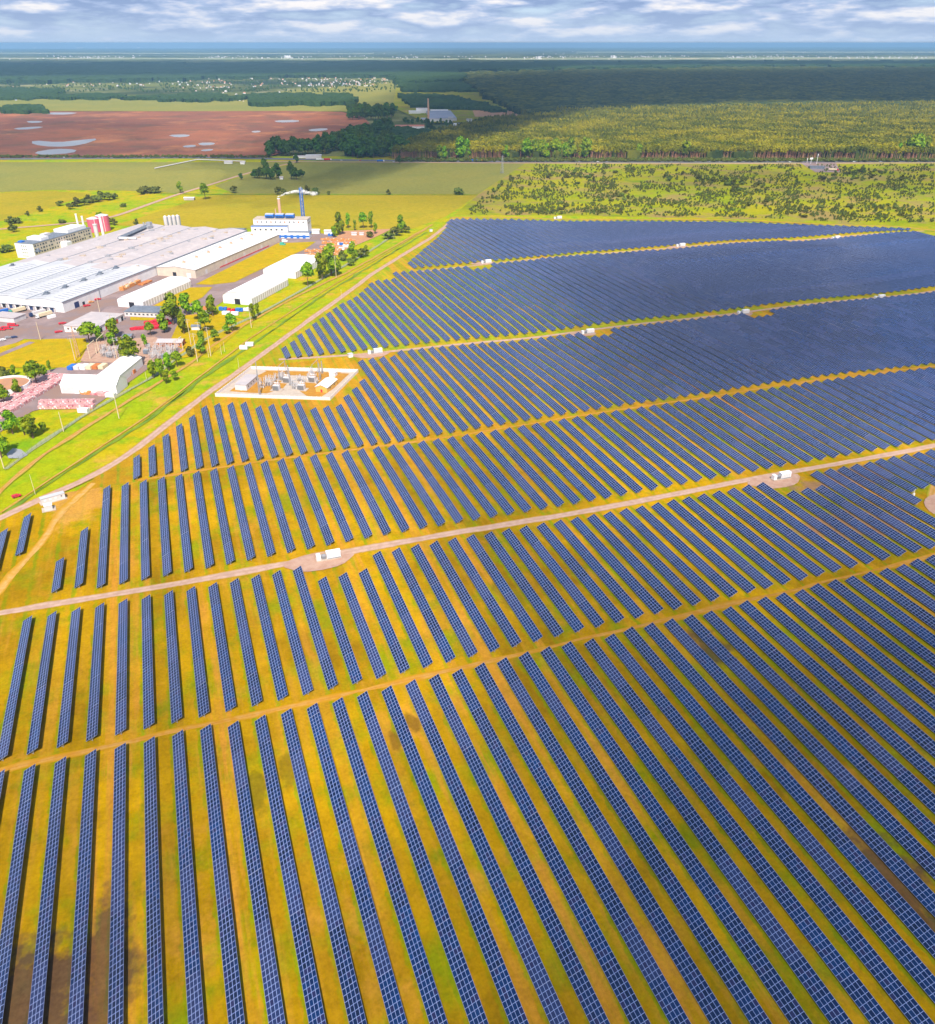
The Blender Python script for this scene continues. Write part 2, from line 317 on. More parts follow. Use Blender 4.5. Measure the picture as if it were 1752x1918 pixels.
M['rack'] = mat('rack_steel', (.42, .44, .46), (.36, .38, .4), rough=.5, metal=.4)
M['backsheet'] = mat('backsheet', (.10, .11, .12), (.08, .09, .1))

# ------------------------------------------------------------------ terrain of the solar farm
P_ = 9.2; X0 = -7.475*P_
FIELD = [(-14*P_, -40), (-14*P_, 400)]+[tuple(G(*p)[:2]) for p in ((0, 968), (190, 885), (480, 672), (850, 405))]+[(108*P_, 89*P_), (112*P_, -40)]
def inside_dist(x, y, poly):
    d = 1e9; n = len(poly)
    for i in range(n):
        a, c = poly[i], poly[(i+1) % n]; ex, ey = c[0]-a[0], c[1]-a[1]; L = math.hypot(ex, ey)
        d = min(d, (ex*(a[1]-y)-ey*(a[0]-x))/L)      # clockwise polygon: inside positive
    return d
SUBC = G(540, 715)
def Hh(x, y):
    d = min(inside_dist(x, y, FIELD), math.hypot((x-SUBC.x), (y-SUBC.y))-75)
    if d <= 0: return 0.0
    wgt = min(1, d/60)
    h = .9*math.sin(x/62+y/95+.5)*math.sin(y/78-.8)+.7*math.sin(x/140-y/51+2)+.5*math.sin(x/33+y/60)
    return wgt*h*min(1.6, .55+y/900)
def field_mesh(name, y0, y1, m, pitch, xo, step=8, skip=()):
    xs = [-14*P_+i*step for i in range(int((126*P_)/step)+2)]; n = max(2, int((y1-y0)/step))
    bm = bmesh.new(); vs = [[bm.verts.new((x, y0+(y1-y0)*j/n, 0)) for j in range(n+1)] for x in xs]
    for i in range(len(xs)-1):
        for j in range(n): bm.faces.new((vs[i][j], vs[i+1][j], vs[i+1][j+1], vs[i][j+1]))
    for k in range(len(FIELD)):
        if k in skip: continue
        a, c = Vector((*FIELD[k], 0)), Vector((*FIELD[(k+1) % len(FIELD)], 0)); nr = Vector((-(c-a).y, (c-a).x, 0))
        bmesh.ops.bisect_plane(bm, geom=bm.verts[:]+bm.edges[:]+bm.faces[:], plane_co=a, plane_no=nr, clear_outer=True)
    if not bm.faces: bm.free(); return
    ul = bm.loops.layers.uv.new('UVMap')
    for v in bm.verts: v.co.z = Hh(v.co.x, v.co.y)
    for f in bm.faces:
        f.smooth = True
        for l in f.loops: l[ul].uv = ((l.vert.co.x-xo)/pitch+.0, l.vert.co.y/pitch)
    me = bpy.data.meshes.new(name); bm.to_mesh(me); bm.free(); me.materials.append(m)
    o = bpy.data.objects.new(name, me); COL.objects.link(o); return tag(o, kind='structure')
# clockwise order check
ar = sum(FIELD[i][0]*FIELD[(i+1) % len(FIELD)][1]-FIELD[(i+1) % len(FIELD)][0]*FIELD[i][1] for i in range(len(FIELD)))
assert ar < 0
BANDX = {'A': (X0, P_), 'B': (X0, P_), 'C': (X0, P_), 'D': (X0+3.64*P_, .904*P_), 'E': (X0+15.45*P_, .922*P_), 'F': (X0+34.08*P_, .93*P_)}
field_mesh('field_ground', -40, 47.2*P_, M['field_near'], P_, X0, skip=(3, 4))
field_mesh('field_ground', 47.2*P_, 65.2*P_, M['field_mid'], .904*P_, X0+3.64*P_, skip=(0, 1, 2, 4))
field_mesh('field_ground', 65.2*P_, 122*P_, M['field_far'], .922*P_, X0+15.45*P_, skip=(0, 1, 2, 3))

# ------------------------------------------------------------------ ground, fields, roads
mb = MB(); n = 44000; mb.face([(-n, -n, -3.4), (n, -n, -3.4), (n, n, -3.4), (-n, n, -3.4)]); tag(mb.build('ground', M['farland']), kind='structure')
def sheet(name, pts, z, m, world=False):
    bm = bmesh.new(); vs = [bm.verts.new(((p[0], p[1], z) if world else (*G(*p)[:2], z))) for p in pts]
    f = bm.faces.new(vs); bmesh.ops.triangulate(bm, faces=[f]); bm.normal_update()
    for f in bm.faces:
        if f.normal.z < 0: f.normal_flip()
    me = bpy.data.meshes.new(name); bm.to_mesh(me); bm.free(); me.materials.append(m)
    o = bpy.data.objects.new(name, me); COL.objects.link(o); return tag(o, kind='structure')
def strip(name, pts, wid, z, m, world=False, follow=False, wob=0, step=10, tagk=True, wend=None):
    P2 = [Vector(p[:2]) if world else G(*p).to_2d() for p in pts]
    out = []
    for a, c in zip(P2, P2[1:]):
        k = max(1, int((c-a).length/step)); out += [a.lerp(c, i/k) for i in range(k)]
    out.append(P2[-1])
    for _ in range(3):
        out = [out[0]]+[(out[i-1]+out[i]*2+out[i+1])/4 for i in range(1, len(out)-1)]+[out[-1]]
    mb = MB(); rows = []
    for i, p in enumerate(out):
        t = (out[min(i+1, len(out)-1)]-out[max(i-1, 0)]).normalized(); nr = Vector((-t.y, t.x)); ww = wid if wend is None else wid+(wend-wid)*i/(len(out)-1)
        r = []
        for k in (-1, -.33, .33, 1):
            q = p+nr*(k*(ww/2+(wob*noise.noise(Vector((p.x*.05, p.y*.05, k*9))) if abs(k) == 1 else 0)))
            r.append((q.x, q.y, z+(Hh(q.x, q.y) if follow else 0)))
        rows.append(r)
    for a, c in zip(rows, rows[1:]):
        for k in range(3): v0, v1 = (0, .335, .665, 1)[k:k+2]; mb.face([a[k], a[k+1], c[k+1], c[k]], 0, [(.1, v0), (.1, v1), (.9, v1), (.9, v0)])
    o = mb.build(name, m)
    for p in o.data.polygons:
        if p.normal.z < 0: p.flip()
    o.data.update()
    return tag(o, kind='structure') if tagk else o

sheet('meadow', [(-400, 1150), (-400, 292), (1950, 292), (2600, 445), (1900, 455), (1752, 439), (1430, 421), (1208, 419), (1040, 416), (862, 414), (838, 434), (807, 457), (762, 485), (640, 570), (480, 688), (330, 797), (260, 855), (190, 900), (60, 960), (0, 990)], -.55, M['meadow'])
sheet('crop_field', [(-180, 303), (548, 303), (450, 328), (395, 346), (330, 361), (230, 356), (90, 355), (-180, 367)], -.38, M['crop_olive'])
sheet('crop_field', [(-180, 368), (90, 356.5), (172, 362), (100, 386), (0, 414), (-180, 436)], -.38, M['crop_gold'])
sheet('crop_field', [(402, 347), (457, 328), (562, 303), (985, 305), (896, 363), (440, 362)], -.38, M['crop_olive'])
sheet('crop_field', [(215, 421), (395, 365), (440, 364), (894, 365), (835, 405), (770, 428), (600, 430), (480, 428), (300, 425)], -.38, M['crop_gold'])
sheet('scrubland', [(985, 305), (1980, 300), (2100, 445), (1752, 434), (1430, 411), (1040, 402), (850, 402), (896, 364)], -.38, M['scrub'])
sheet('red_field', [(-180, 208), (250, 208), (560, 207), (640, 209), (680, 218), (693, 230), (640, 262), (560, 275), (500, 294), (-180, 297)], -.45, M['red_soil'])
sheet('far_meadow', [(-180, 186), (400, 182), (735, 152), (760, 200), (700, 212), (640, 208), (-180, 207)], -.5, M['crop_olive'])
sheet('clearing', [(868, 150), (935, 178), (1030, 212), (905, 228), (800, 230), (735, 200), (745, 152)], -.43, M['scrub'])
sheet('clearing', [(885, 205), (980, 205), (1000, 216), (890, 218)], -.36, M['ledge'])
for pts in ([(60, 262), (110, 266), (145, 262), (190, 258), (150, 272), (100, 275), (60, 270)], [(60, 285), (100, 278), (145, 279), (138, 286), (80, 290)],
            [(85, 210), (150, 210), (130, 214), (90, 214)], [(20, 240), (70, 236), (85, 238), (40, 243)], [(312, 252), (355, 251), (355, 255), (330, 257)],
            [(512, 225), (560, 224), (560, 228), (520, 229)], [(575, 242), (612, 239), (615, 243), (585, 246)], [(370, 267), (404, 266), (400, 271), (375, 272)],
            [(340, 273), (365, 270), (368, 274), (348, 276)], [(470, 245), (488, 244), (488, 247), (474, 248)], [(375, 280), (398, 278), (400, 281), (380, 283)], [(48, 226), (80, 226), (78, 229), (55, 230)]):
    pp = []
    for i, p in enumerate(pts):
        q = pts[(i+1) % len(pts)]; pp += [((p[0]*3+q[0])/4, (p[1]*3+q[1])/4), ((p[0]+3*q[0])/4, (p[1]+3*q[1])/4)]
    sheet('pond', pp, -.3, M['water'])
M['pale_far'] = mat('pale_far_fields', (.42, .42, .26), (.20, .25, .12), scale=.0012, rough=1, spec=0, detail=6, c3=(.50, .42, .26), lo=.42, hi=.6)
for k, pts in enumerate(([(860, 108), (1960, 105), (1960, 109.5), (900, 111.5)], [(-160, 107), (520, 108), (860, 109), (860, 111.5), (-160, 109.5)], [(-160, 98), (700, 99), (700, 100.5), (-160, 100)], [(1080, 96.5), (1960, 96), (1960, 98), (1080, 98)])):
    sheet('far_field', pts, -2.6+k*.2, M['pale_far'])
strip('highway', [(-200, 298.5), (300, 295), (420, 293.5), (560, 298.5), (900, 302), (1300, 303), (1980, 301)], 26, -.2, M['road'], step=60)
strip('road_shoulder', [(500, 301.5), (700, 303), (900, 304.5), (1300, 306), (1980, 304)], 12, -.22, M['gravel'], step=60)
strip('country_road', [(562, 302), (520, 310), (455, 326), (395, 345), (330, 364), (270, 385), (200, 411), (120, 419), (0, 428), (-120, 440)], 9, -.2, M['gravel'], step=25)
strip('field_ditch', [(300, 362), (440, 364), (895, 364.5)], 4, -.25, M['leaf_d'], step=30)
sheet('yard', [(-160, 566), (112, 576), (300, 503), (520, 445), (600, 436), (650, 445), (600, 480), (560, 480), (470, 530), (400, 575), (330, 615), (322, 640), (235, 648), (120, 636), (45, 634), (0, 655), (-160, 700)], -.3, M['asphalt'])
sheet('lawn', [(52, 636), (100, 634), (160, 633), (166, 660), (130, 688), (0, 688), (-160, 700), (-160, 690)], -.12, M['lawn'])
sheet('lawn', [(366, 532), (521, 455), (592, 452), (572, 466), (470, 513), (440, 528), (395, 533)], -.12, M['lawn'])
sheet('lawn', [(282, 575), (352, 538), (398, 537), (380, 556), (345, 574)], -.12, M['lawn'])
sheet('lawn', [(345, 590), (400, 585), (470, 600), (400, 660), (330, 672), (318, 640), (330, 612)], -.14, M['lawn'])
sheet('lawn', [(244, 593), (290, 595), (288, 600), (244, 599)], -.12, M['lawn'])
sheet('yard', [(640, 432), (735, 428), (700, 445), (640, 470), (600, 475), (630, 445)], -.2, M['ledge'])
sheet('yard', [(-150, 765), (60, 700), (135, 682), (200, 664), (285, 672), (275, 692), (180, 758), (75, 766), (60, 770), (-80, 860)], -.14, M['asphalt'])
sheet('yard', [(168, 640), (290, 630), (345, 655), (300, 685), (235, 680), (150, 676)], -.1, M['gravel_plain'])
strip('yard_path', [(60, 640), (30, 652), (0, 665), (-60, 688)], 6, -.05, M['asphalt'])
strip('dirt_track', [(-60, 980), (40, 880), (128, 820), (240, 750), (352, 684), (400, 645), (470, 600), (560, 552), (650, 510), (740, 460), (810, 420)], 3.4, -.1, M['track'], wob=2)
strip('dirt_track', [(0, 960), (100, 893), (148, 862), (260, 790), (400, 685), (470, 632), (600, 548), (700, 488), (800, 428)], 1.6, -.08, M['track'], wob=1)
strip('drainage_strip', [(0, 966), (100, 899), (150, 866), (262, 796), (402, 690), (480, 640), (602, 554), (702, 493), (800, 434)], 2.4, -.16, mat('damp_grass', (.10, .18, .006), (.17, .23, .006), scale=.1, detail=7), wob=3.5)
strip('concrete_path', [(10, 878), (60, 840), (150, 782), (200, 752), (282, 708), (330, 672), (400, 625), (480, 590), (575, 538), (700, 465), (745, 435)], 3.2, -.12, mat('grey_path', (.25, .28, .15), (.30, .29, .13), scale=.1), wob=1.5)
# farm roads
def Y(y): return y*P_
strip('gravel_road', [(-60, 1000), (0, 968), (60, 941), (120, 917), (190, 885), (260, 838), (330, 781), (400, 728), (440, 701), (480, 672), (560, 613), (640, 556), (700, 511), (760, 474), (805, 447), (835, 424), (848, 410)], 6.2, .05, M['gravel'], follow=True, wob=1)
strip('gravel_road', [(-17*P_, Y(35.75)), (-8*P_, Y(35.5)), (0, Y(35.3)), (20*P_, Y(35.3)), (50*P_, Y(35.6)), (75*P_, Y(35.6))], 5.2, .07, M['gravel'], world=True, follow=True, wob=1)
strip('gravel_road', [(7*P_, Y(66.3)), (14*P_, Y(65.2)), (25*P_, Y(65.2)), (60*P_, Y(65.0)), (104*P_, Y(65.0))], 4.6, .06, M['gravel'], world=True, follow=True, wob=1)
strip('dirt_track', [(-17*P_, Y(25.2)), (0, Y(25.2)), (20*P_, Y(25.2)), (45*P_, Y(25.1)), (60*P_, Y(25.1))], 3.0, .06, M['faint'], world=True, follow=True, wob=2.4)
strip('dirt_track', [(-4*P_, Y(47.35)), (20*P_, Y(47.3)), (60*P_, Y(47.4)), (90*P_, Y(47.4))], 2.6, .06, M['faint'], world=True, follow=True, wob=2)
strip('gravel_road', [(26.2*P_, Y(91.1)), (34*P_, Y(91.8)), (45*P_, Y(92.7)), (55*P_, Y(92.4)), (70*P_, Y(92.2)), (80*P_, Y(91.4)), (99*P_, Y(90.3))], 4.2, .06, M['gravel'], world=True, follow=True, wob=1)
strip('gravel_road', [(842, 407), (900, 406), (951, 407), (1065, 410.5), (1208, 411), (1337, 411.5), (1423, 414), (1509, 418.5), (1594, 421.5), (1680, 423.5), (1752, 431), (1900, 445)], 5, .06, M['track'], follow=True)
strip('sandy_track', [(175, 905), (140, 935), (105, 975), (75, 1020), (40, 1065), (0, 1110), (-40, 1150)], 4, .1, road_mat('sand', (.54, .32, .12), (.46, .25, .05), (.40, .20, .002), .6, .3), follow=True, wob=3.5)
for (px, py) in ((615, 1049), (1463, 897), (706, 663), (1101, 622), (1392, 588), (1647, 559), (911, 492), (1275, 462), (1566, 445)):
    g = G(px, py); s = 14 if py > 800 else 12
    pp = [(g.x+math.cos(a)*s*(1+.12*math.sin(3*a))*1.15-4, g.y+math.sin(a)*s*.55-1) for a in [i*math.pi/8 for i in range(16)]]
    z = Hh(g.x, g.y)+.16
    sheet('gravel_pad', pp, z, M['gravel_plain'], world=True)
g = G(1800, 955); sheet('turning_circle', [(g.x+math.cos(i*math.pi/12)*17, g.y+math.sin(i*math.pi/12)*17) for i in range(24)], Hh(g.x, g.y)+.3, M['gravel_plain'], world=True)
strip('dirt_track', [(1752, 905), (1735, 930), (1752, 965), (1790, 1000)], 5, .12, M['track'], follow=True, wob=1.5)

# ------------------------------------------------------------------ solar rows
TW, DZ, ZC = 3.9, 1.98, 1.72
SLL = math.hypot(TW, DZ); CELL = 1.66; SEC = 10
post_mb = MB(); post_mb.box((0, 0, .75), (.14, .14, 1.9)); post_mb.tube((-1.0, 0, 1.25), (0, 0, .35), .05, n=4); post_mb.tube((1.2, 0, 2.15), (0, 0, .9), .05, n=4)
POST = post_mb.mesh('post', M['rack'])
def row_geo(mt, fr, xh, y0, y1, ox, oy, oz, rnd):
    """module table mt (top faces uv in modules) and rack fr, in local coords"""
    y = y0; k0 = 0
    while y < y1-1.2:
        n = min(SEC, int((y1-y)/CELL+.3)); n = max(1, n); L = n*CELL; ye = y+L
        dt = rnd.gauss(0, .022); dz = rnd.gauss(0, .035)
        c, s = TW/2, DZ/2+dt*2
        za = Hh(xh-c, y)+ZC+dz; zb = Hh(xh-c, ye)+ZC+dz
        g_ = .035
        a0, a1 = y+g_-oy, ye-oy
        hx, lx = xh-ox, xh-TW-ox
        q = [(lx, a0, za-s-oz), (hx, a0, za+s-oz), (hx, a1, zb+s-oz), (lx, a1, zb-s-oz)]
        mt.face(q, 0, [(k0, 0), (k0, 4), (k0+n, 4), (k0+n, 0)])
        t = .07; q2 = [(p[0], p[1], p[2]-t) for p in q]
        mt.face(q2[::-1], 1, [(0, 0)]*4)
        for i in range(4):
            j = (i+1) % 4; mt.face([q[j], q[i], q2[i], q2[j]], 2, [(0, 0)]*4)
        if fr is not None:
            for f_ in (.22, .5, .78):
                xx = lx+TW*f_; zz = -s+2*s*f_
                p1 = Vector((xx, a0, za+zz-oz-.16)); p2 = Vector((xx, a1, zb+zz-oz-.16))
                fr.tube(p1, p2, .06, n=4, caps=False)
        y = ye; k0 += n
    return y
ORD = lambda n: '%d%s' % (n, 'th' if 10 <= n % 100 <= 20 else {1: 'st', 2: 'nd', 3: 'rd'}.get(n % 10, 'th'))
bands = {}
def vis(xh, y0, y1):
    for k in range(25):
        y = y0+(y1-y0)*k/24; px, py = PR(xh-2, y, 2)
        if -6 < px < 1758 and -5 < py < 1930: return True
    return False
A_rows, B_rows, C_rows, D_rows, E_rows, F_rows = [], [], [], [], [], []
for i in range(-1, 44): A_rows.append((i, 3.5, 24.87))
for i in range(-2, 56):
    t = 34.5+(.2 if i > 41 else 0)+(.05 if i > 30 else 0); b_ = 25.6
    if i in (12, 13, 14): t = 33.14
    if i in (39, 40, 41): t = 33.08
    if i == -2: t = 32.38
    if i >= 45: b_ = {45: 29.58, 46: 30.85}.get(i, 31.0)
    if i >= 52: b_ = 31.4
    B_rows.append((i, b_, t))
for i in range(-3, 68):
    t, b_ = 46.8, 36.1
    if i == -3: b_, t = 39.2, 43.3
    elif i == -2: b_, t = 40.57, 44.7
    elif i == -1: continue
    elif i == 0: b_, t = 36.4, 39.28
    elif i == 1: b_, t = 36.47, 42.07
    C_rows.append((i, b_, t))
dt_left = [50.49, 51.76, 53.17, 54.62, 56.05, 57.40, 57.53, 57.49, 57.30, 56.13, 56.10, 56.0, 56.0, 54.5, 54.54, 54.51, 56.07, 57.39, 58.93, 63.30, 63.37, 63.36, 63.35]
for k in range(0, 88):
    b_ = 47.7 if k else 47.75
    if k < 19: b_ = 47.45
    t = dt_left[k] if k < len(dt_left) else 64.5 if k < 33 else 64.25
    if k in (42, 43, 44): t = 62.9
    if k in (61, 62, 63): t = 62.9
    D_rows.append((k, b_, t))
et_left = [68.86, 70.12, 71.78, 73.15, 74.72, 76.14, 77.58, 79.02, 80.29, 81.32, 82.27, 83.69, 85.39, 87.17, 88.07, 88.1, 88.24]
for k in range(0, 97):
    t = et_left[k] if k < 17 else 90.95
    if 27 <= k <= 29: t = 89.6
    if k > 29: t = 91.6
    if k > 36: t = 92.1
    if k > 45: t = 91.6
    if k > 53: t = 91.2
    if k > 74: t = 90.4-(k-74)*.02
    E_rows.append((k, 66.05, t))
fdiag = [(33.0, 93.6), (36.64, 99.68), (39.36, 104.06), (42.01, 108.42), (44.25, 112.65), (46.13, 117.4), (47.4, 119.6), (48.5, 119.4), (54.96, 116.7), (62.72, 112.41), (73.15, 108.72), (82.41, 105.1), (87.88, 101.91), (92.93, 98.3), (98.24, 95.27), (103.6, 92.46), (105.5, 91.2)]
for k in range(0, 77):
    x = 34.08+.93*k; t = 91.2
    for (a, ya), (c, yc) in zip(fdiag, fdiag[1:]):
        if a <= x <= c: t = ya+(yc-ya)*(x-a)/(c-a)
    b_ = 92.4+(x-34)*.045 if x < 58 else 93.2-(x-58)*.006 if x < 82 else 93.0-(x-82)*.09
    if t-b_ > .4: F_rows.append((k, b_, t))
BN = {'A': 'in the nearest block, below the lowest dirt track', 'B': 'in the block just below the wide gravel road',
      'C': 'in the block just above the wide gravel road', 'D': 'in the block level with the walled substation', 'E': 'in the block above the upper service road'}
count = 0; stuff_mt = MB()
for bn, rows in (('A', A_rows), ('B', B_rows), ('C', C_rows), ('D', D_rows), ('E', E_rows), ('F', F_rows)):
    xo, pt = BANDX[bn]; k = 0
    for (i, y0, y1) in rows:
        xh = xo+i*pt; y0m, y1m = y0*P_, y1*P_
        if not vis(xh, y0m, y1m): continue
        rnd = random.Random(ord(bn)*1000+i)
        if bn == 'A':
            while y0m < y1m-30 and not vis(xh, y0m, y0m+16): y0m += 8
            y0m = max(3.5*P_, y0m-6)
        if count < 300 and bn in 'ABCDE':
            count += 1; k += 1
            short = (y1m-y0m) < (70 if bn != 'C' else 60)
            lab = '%sblue solar row, %s from left %s' % ('short ' if short else 'long ', ORD(k), BN[bn])
            oz = Hh(xh-2, y0m)
            t = thing('solar_panel_row', lab, 'solar panels', (xh, y0m, oz), 0, 'rows of solar panels')
            mt, fr = MB(), MB()
            ye = row_geo(mt, fr, xh, y0m, y1m, xh, y0m, oz, rnd)
            mt.build('module_table', [M['solar'], M['backsheet'], M['rack']], t); fr.build('support_frame', M['rack'], t)
            sp = {'A': 5.5, 'B': 6, 'C': 9, 'D': 14, 'E': 30}[bn]; n = max(1, int((ye-y0m-1.2)/sp))
            for j in range(n+1):
                yy = .6+(ye-y0m-1.2)*j/n
                link_mesh('post', POST, t, (-TW/2, yy, Hh(xh-2, y0m+yy)-oz-.25))
        else:
            row_geo(stuff_mt, None, xh, y0m, y1m, 0, 0, 0, rnd)
o = stuff_mt.build('solar_panel_rows', [M['solar'], M['backsheet'], M['rack']])
tag(o, 'hazy far rows of solar panels merging into one blue sheet before the scrubland', 'solar panels', kind='stuff')

#@@PART2
# ------------------------------------------------------------------ vegetation
def crown_mb(seed, Rr, Hc, z0, n, sz, lobes=7, conic=False, core=True):
    rnd = random.Random(seed); mb = MB(); L = []
    for k in range(lobes):
        a = rnd.uniform(0, 6.28); h = (k+.5)/lobes if conic else rnd.random()
        if conic: rr = Rr*(1-h*.85)*.75; d = Rr*(1-h)*.35
        else: rr = Rr*rnd.uniform(.42, .62)*(1-.35*abs(h-.4)); d = Rr*rnd.uniform(.25, .55)*(1-.5*h)
        L.append((Vector((d*math.cos(a), d*math.sin(a), z0+Hc*(.18+.66*h))), rr, rr*Hc/Rr*.42 if not conic else rr*.9))
    if core:
        for c, rr, rz in L:
            i0 = len(mb.v); nu, nv = 7, 4
            for a in range(nv+1):
                for b in range(nu):
                    th = math.pi*a/nv; ph = 6.283*b/nu+seed; q = .74*(1+.22*noise.noise(Vector((th*2+c.x, ph*1.5, c.z))))
                    mb.v.append((c.x+rr*q*math.sin(th)*math.cos(ph), c.y+rr*q*math.sin(th)*math.sin(ph), c.z+rz*q*math.cos(th)))
            for a in range(nv):
                for b in range(nu):
                    mb.f.append([i0+a*nu+b, i0+(a+1)*nu+b, i0+(a+1)*nu+(b+1) % nu, i0+a*nu+(b+1) % nu]); mb.m.append(0); mb.uv.append([(0, 0)]*4)
    for k in range(n):
        c, rr, rz = L[rnd.randrange(lobes)]
        v = Vector((rnd.gauss(0, 1), rnd.gauss(0, 1), rnd.gauss(.25, 1))).normalized(); q = rnd.uniform(.72, 1.12)
        p = c+Vector((v.x*rr*q, v.y*rr*q, v.z*rz*q))
        nr = (v+Vector((rnd.gauss(0, .6), rnd.gauss(0, .6), rnd.gauss(0, .6)))).normalized(); t = nr.orthogonal().normalized(); b2 = nr.cross(t)
        s_ = sz*rnd.uniform(.5, 1.25); an = rnd.uniform(0, 6.28); t, b2 = t*math.cos(an)+b2*math.sin(an), b2*math.cos(an)-t*math.sin(an)
        mb.face([p-t*s_, p-b2*s_*.6, p+t*s_*rnd.uniform(.6, 1), p+b2*s_*.6])
    return mb
def trunk_mb(h, r, seed=0, limbs=4, zl=.5):
    rnd = random.Random(seed); mb = MB(); p = Vector((0, 0, -.2)); q = Vector((rnd.uniform(-.15, .15), rnd.uniform(-.15, .15), h*.5)); e = Vector((rnd.uniform(-.3, .3), rnd.uniform(-.3, .3), h))
    mb.tube(p, q, r, r*.72, n=6); mb.tube(q, e, r*.72, r*.3, n=6)
    for k in range(limbs):
        b0 = q.lerp(e, rnd.uniform(0, .7)); a = rnd.uniform(0, 6.28); mb.tube(b0, b0+Vector((math.cos(a)*h*.22, math.sin(a)*h*.22, h*.22)), r*.4, r*.12, n=5)
    return mb
TV = []
for k, (Rr, Hc, z0, hh) in enumerate(((4.2, 9, 2.0, 8), (3.6, 10.5, 2.0, 9), (5.2, 8.5, 2.2, 8), (3.0, 8.5, 1.2, 7))):
    TV.append((crown_mb(10+k, Rr, Hc, z0, 520, .85, 8).mesh('crown', M['leaf']), trunk_mb(hh, .3, k).mesh('trunk', M['bark']), z0+Hc))
TVD = [(crown_mb(30+k, 5.0, 11, 2, 480, 1.1, 8).mesh('crown', M['leaf_d']), trunk_mb(9, .35, k).mesh('trunk', M['bark']), 13) for k in range(3)]
SH = [(crown_mb(50+k, 2.0+.5*k, 3.4-.2*k, .15, 130, .6, 5).mesh('crown', M['shrub']), trunk_mb(1.8, .12, k, 2).mesh('trunk', M['bark']), 3.2) for k in range(3)]
SC = [(crown_mb(60+k, 1.7, 4.6+k*.6, .2, 130, .55, 5, conic=True).mesh('crown', M['shrub']), trunk_mb(3.4, .12, k, 0).mesh('trunk', M['bark']), 4.8) for k in range(2)]
def tree(V, loc, height, label, cat='tree', name='broadleaf_tree', group=None, wide=1.0):
    t = thing(name, label, cat, loc, random.uniform(0, 6.28), group); s_ = height/V[2]; t.scale = (s_*wide*.9, s_*wide*.9, s_)
    link_mesh('crown', V[0], t); link_mesh('trunk', V[1], t); return t
def treepx(px, py, hpx, label, V=None, wide=1.0, **k):
    g = G(px, py, -.2); d = (Vector((g.x, g.y, 0))-Vector((0, 0, HC))).length
    return tree(V or random.choice(TV), g, 1.2*hpx*d/F/.93, label, wide=wide, **k)
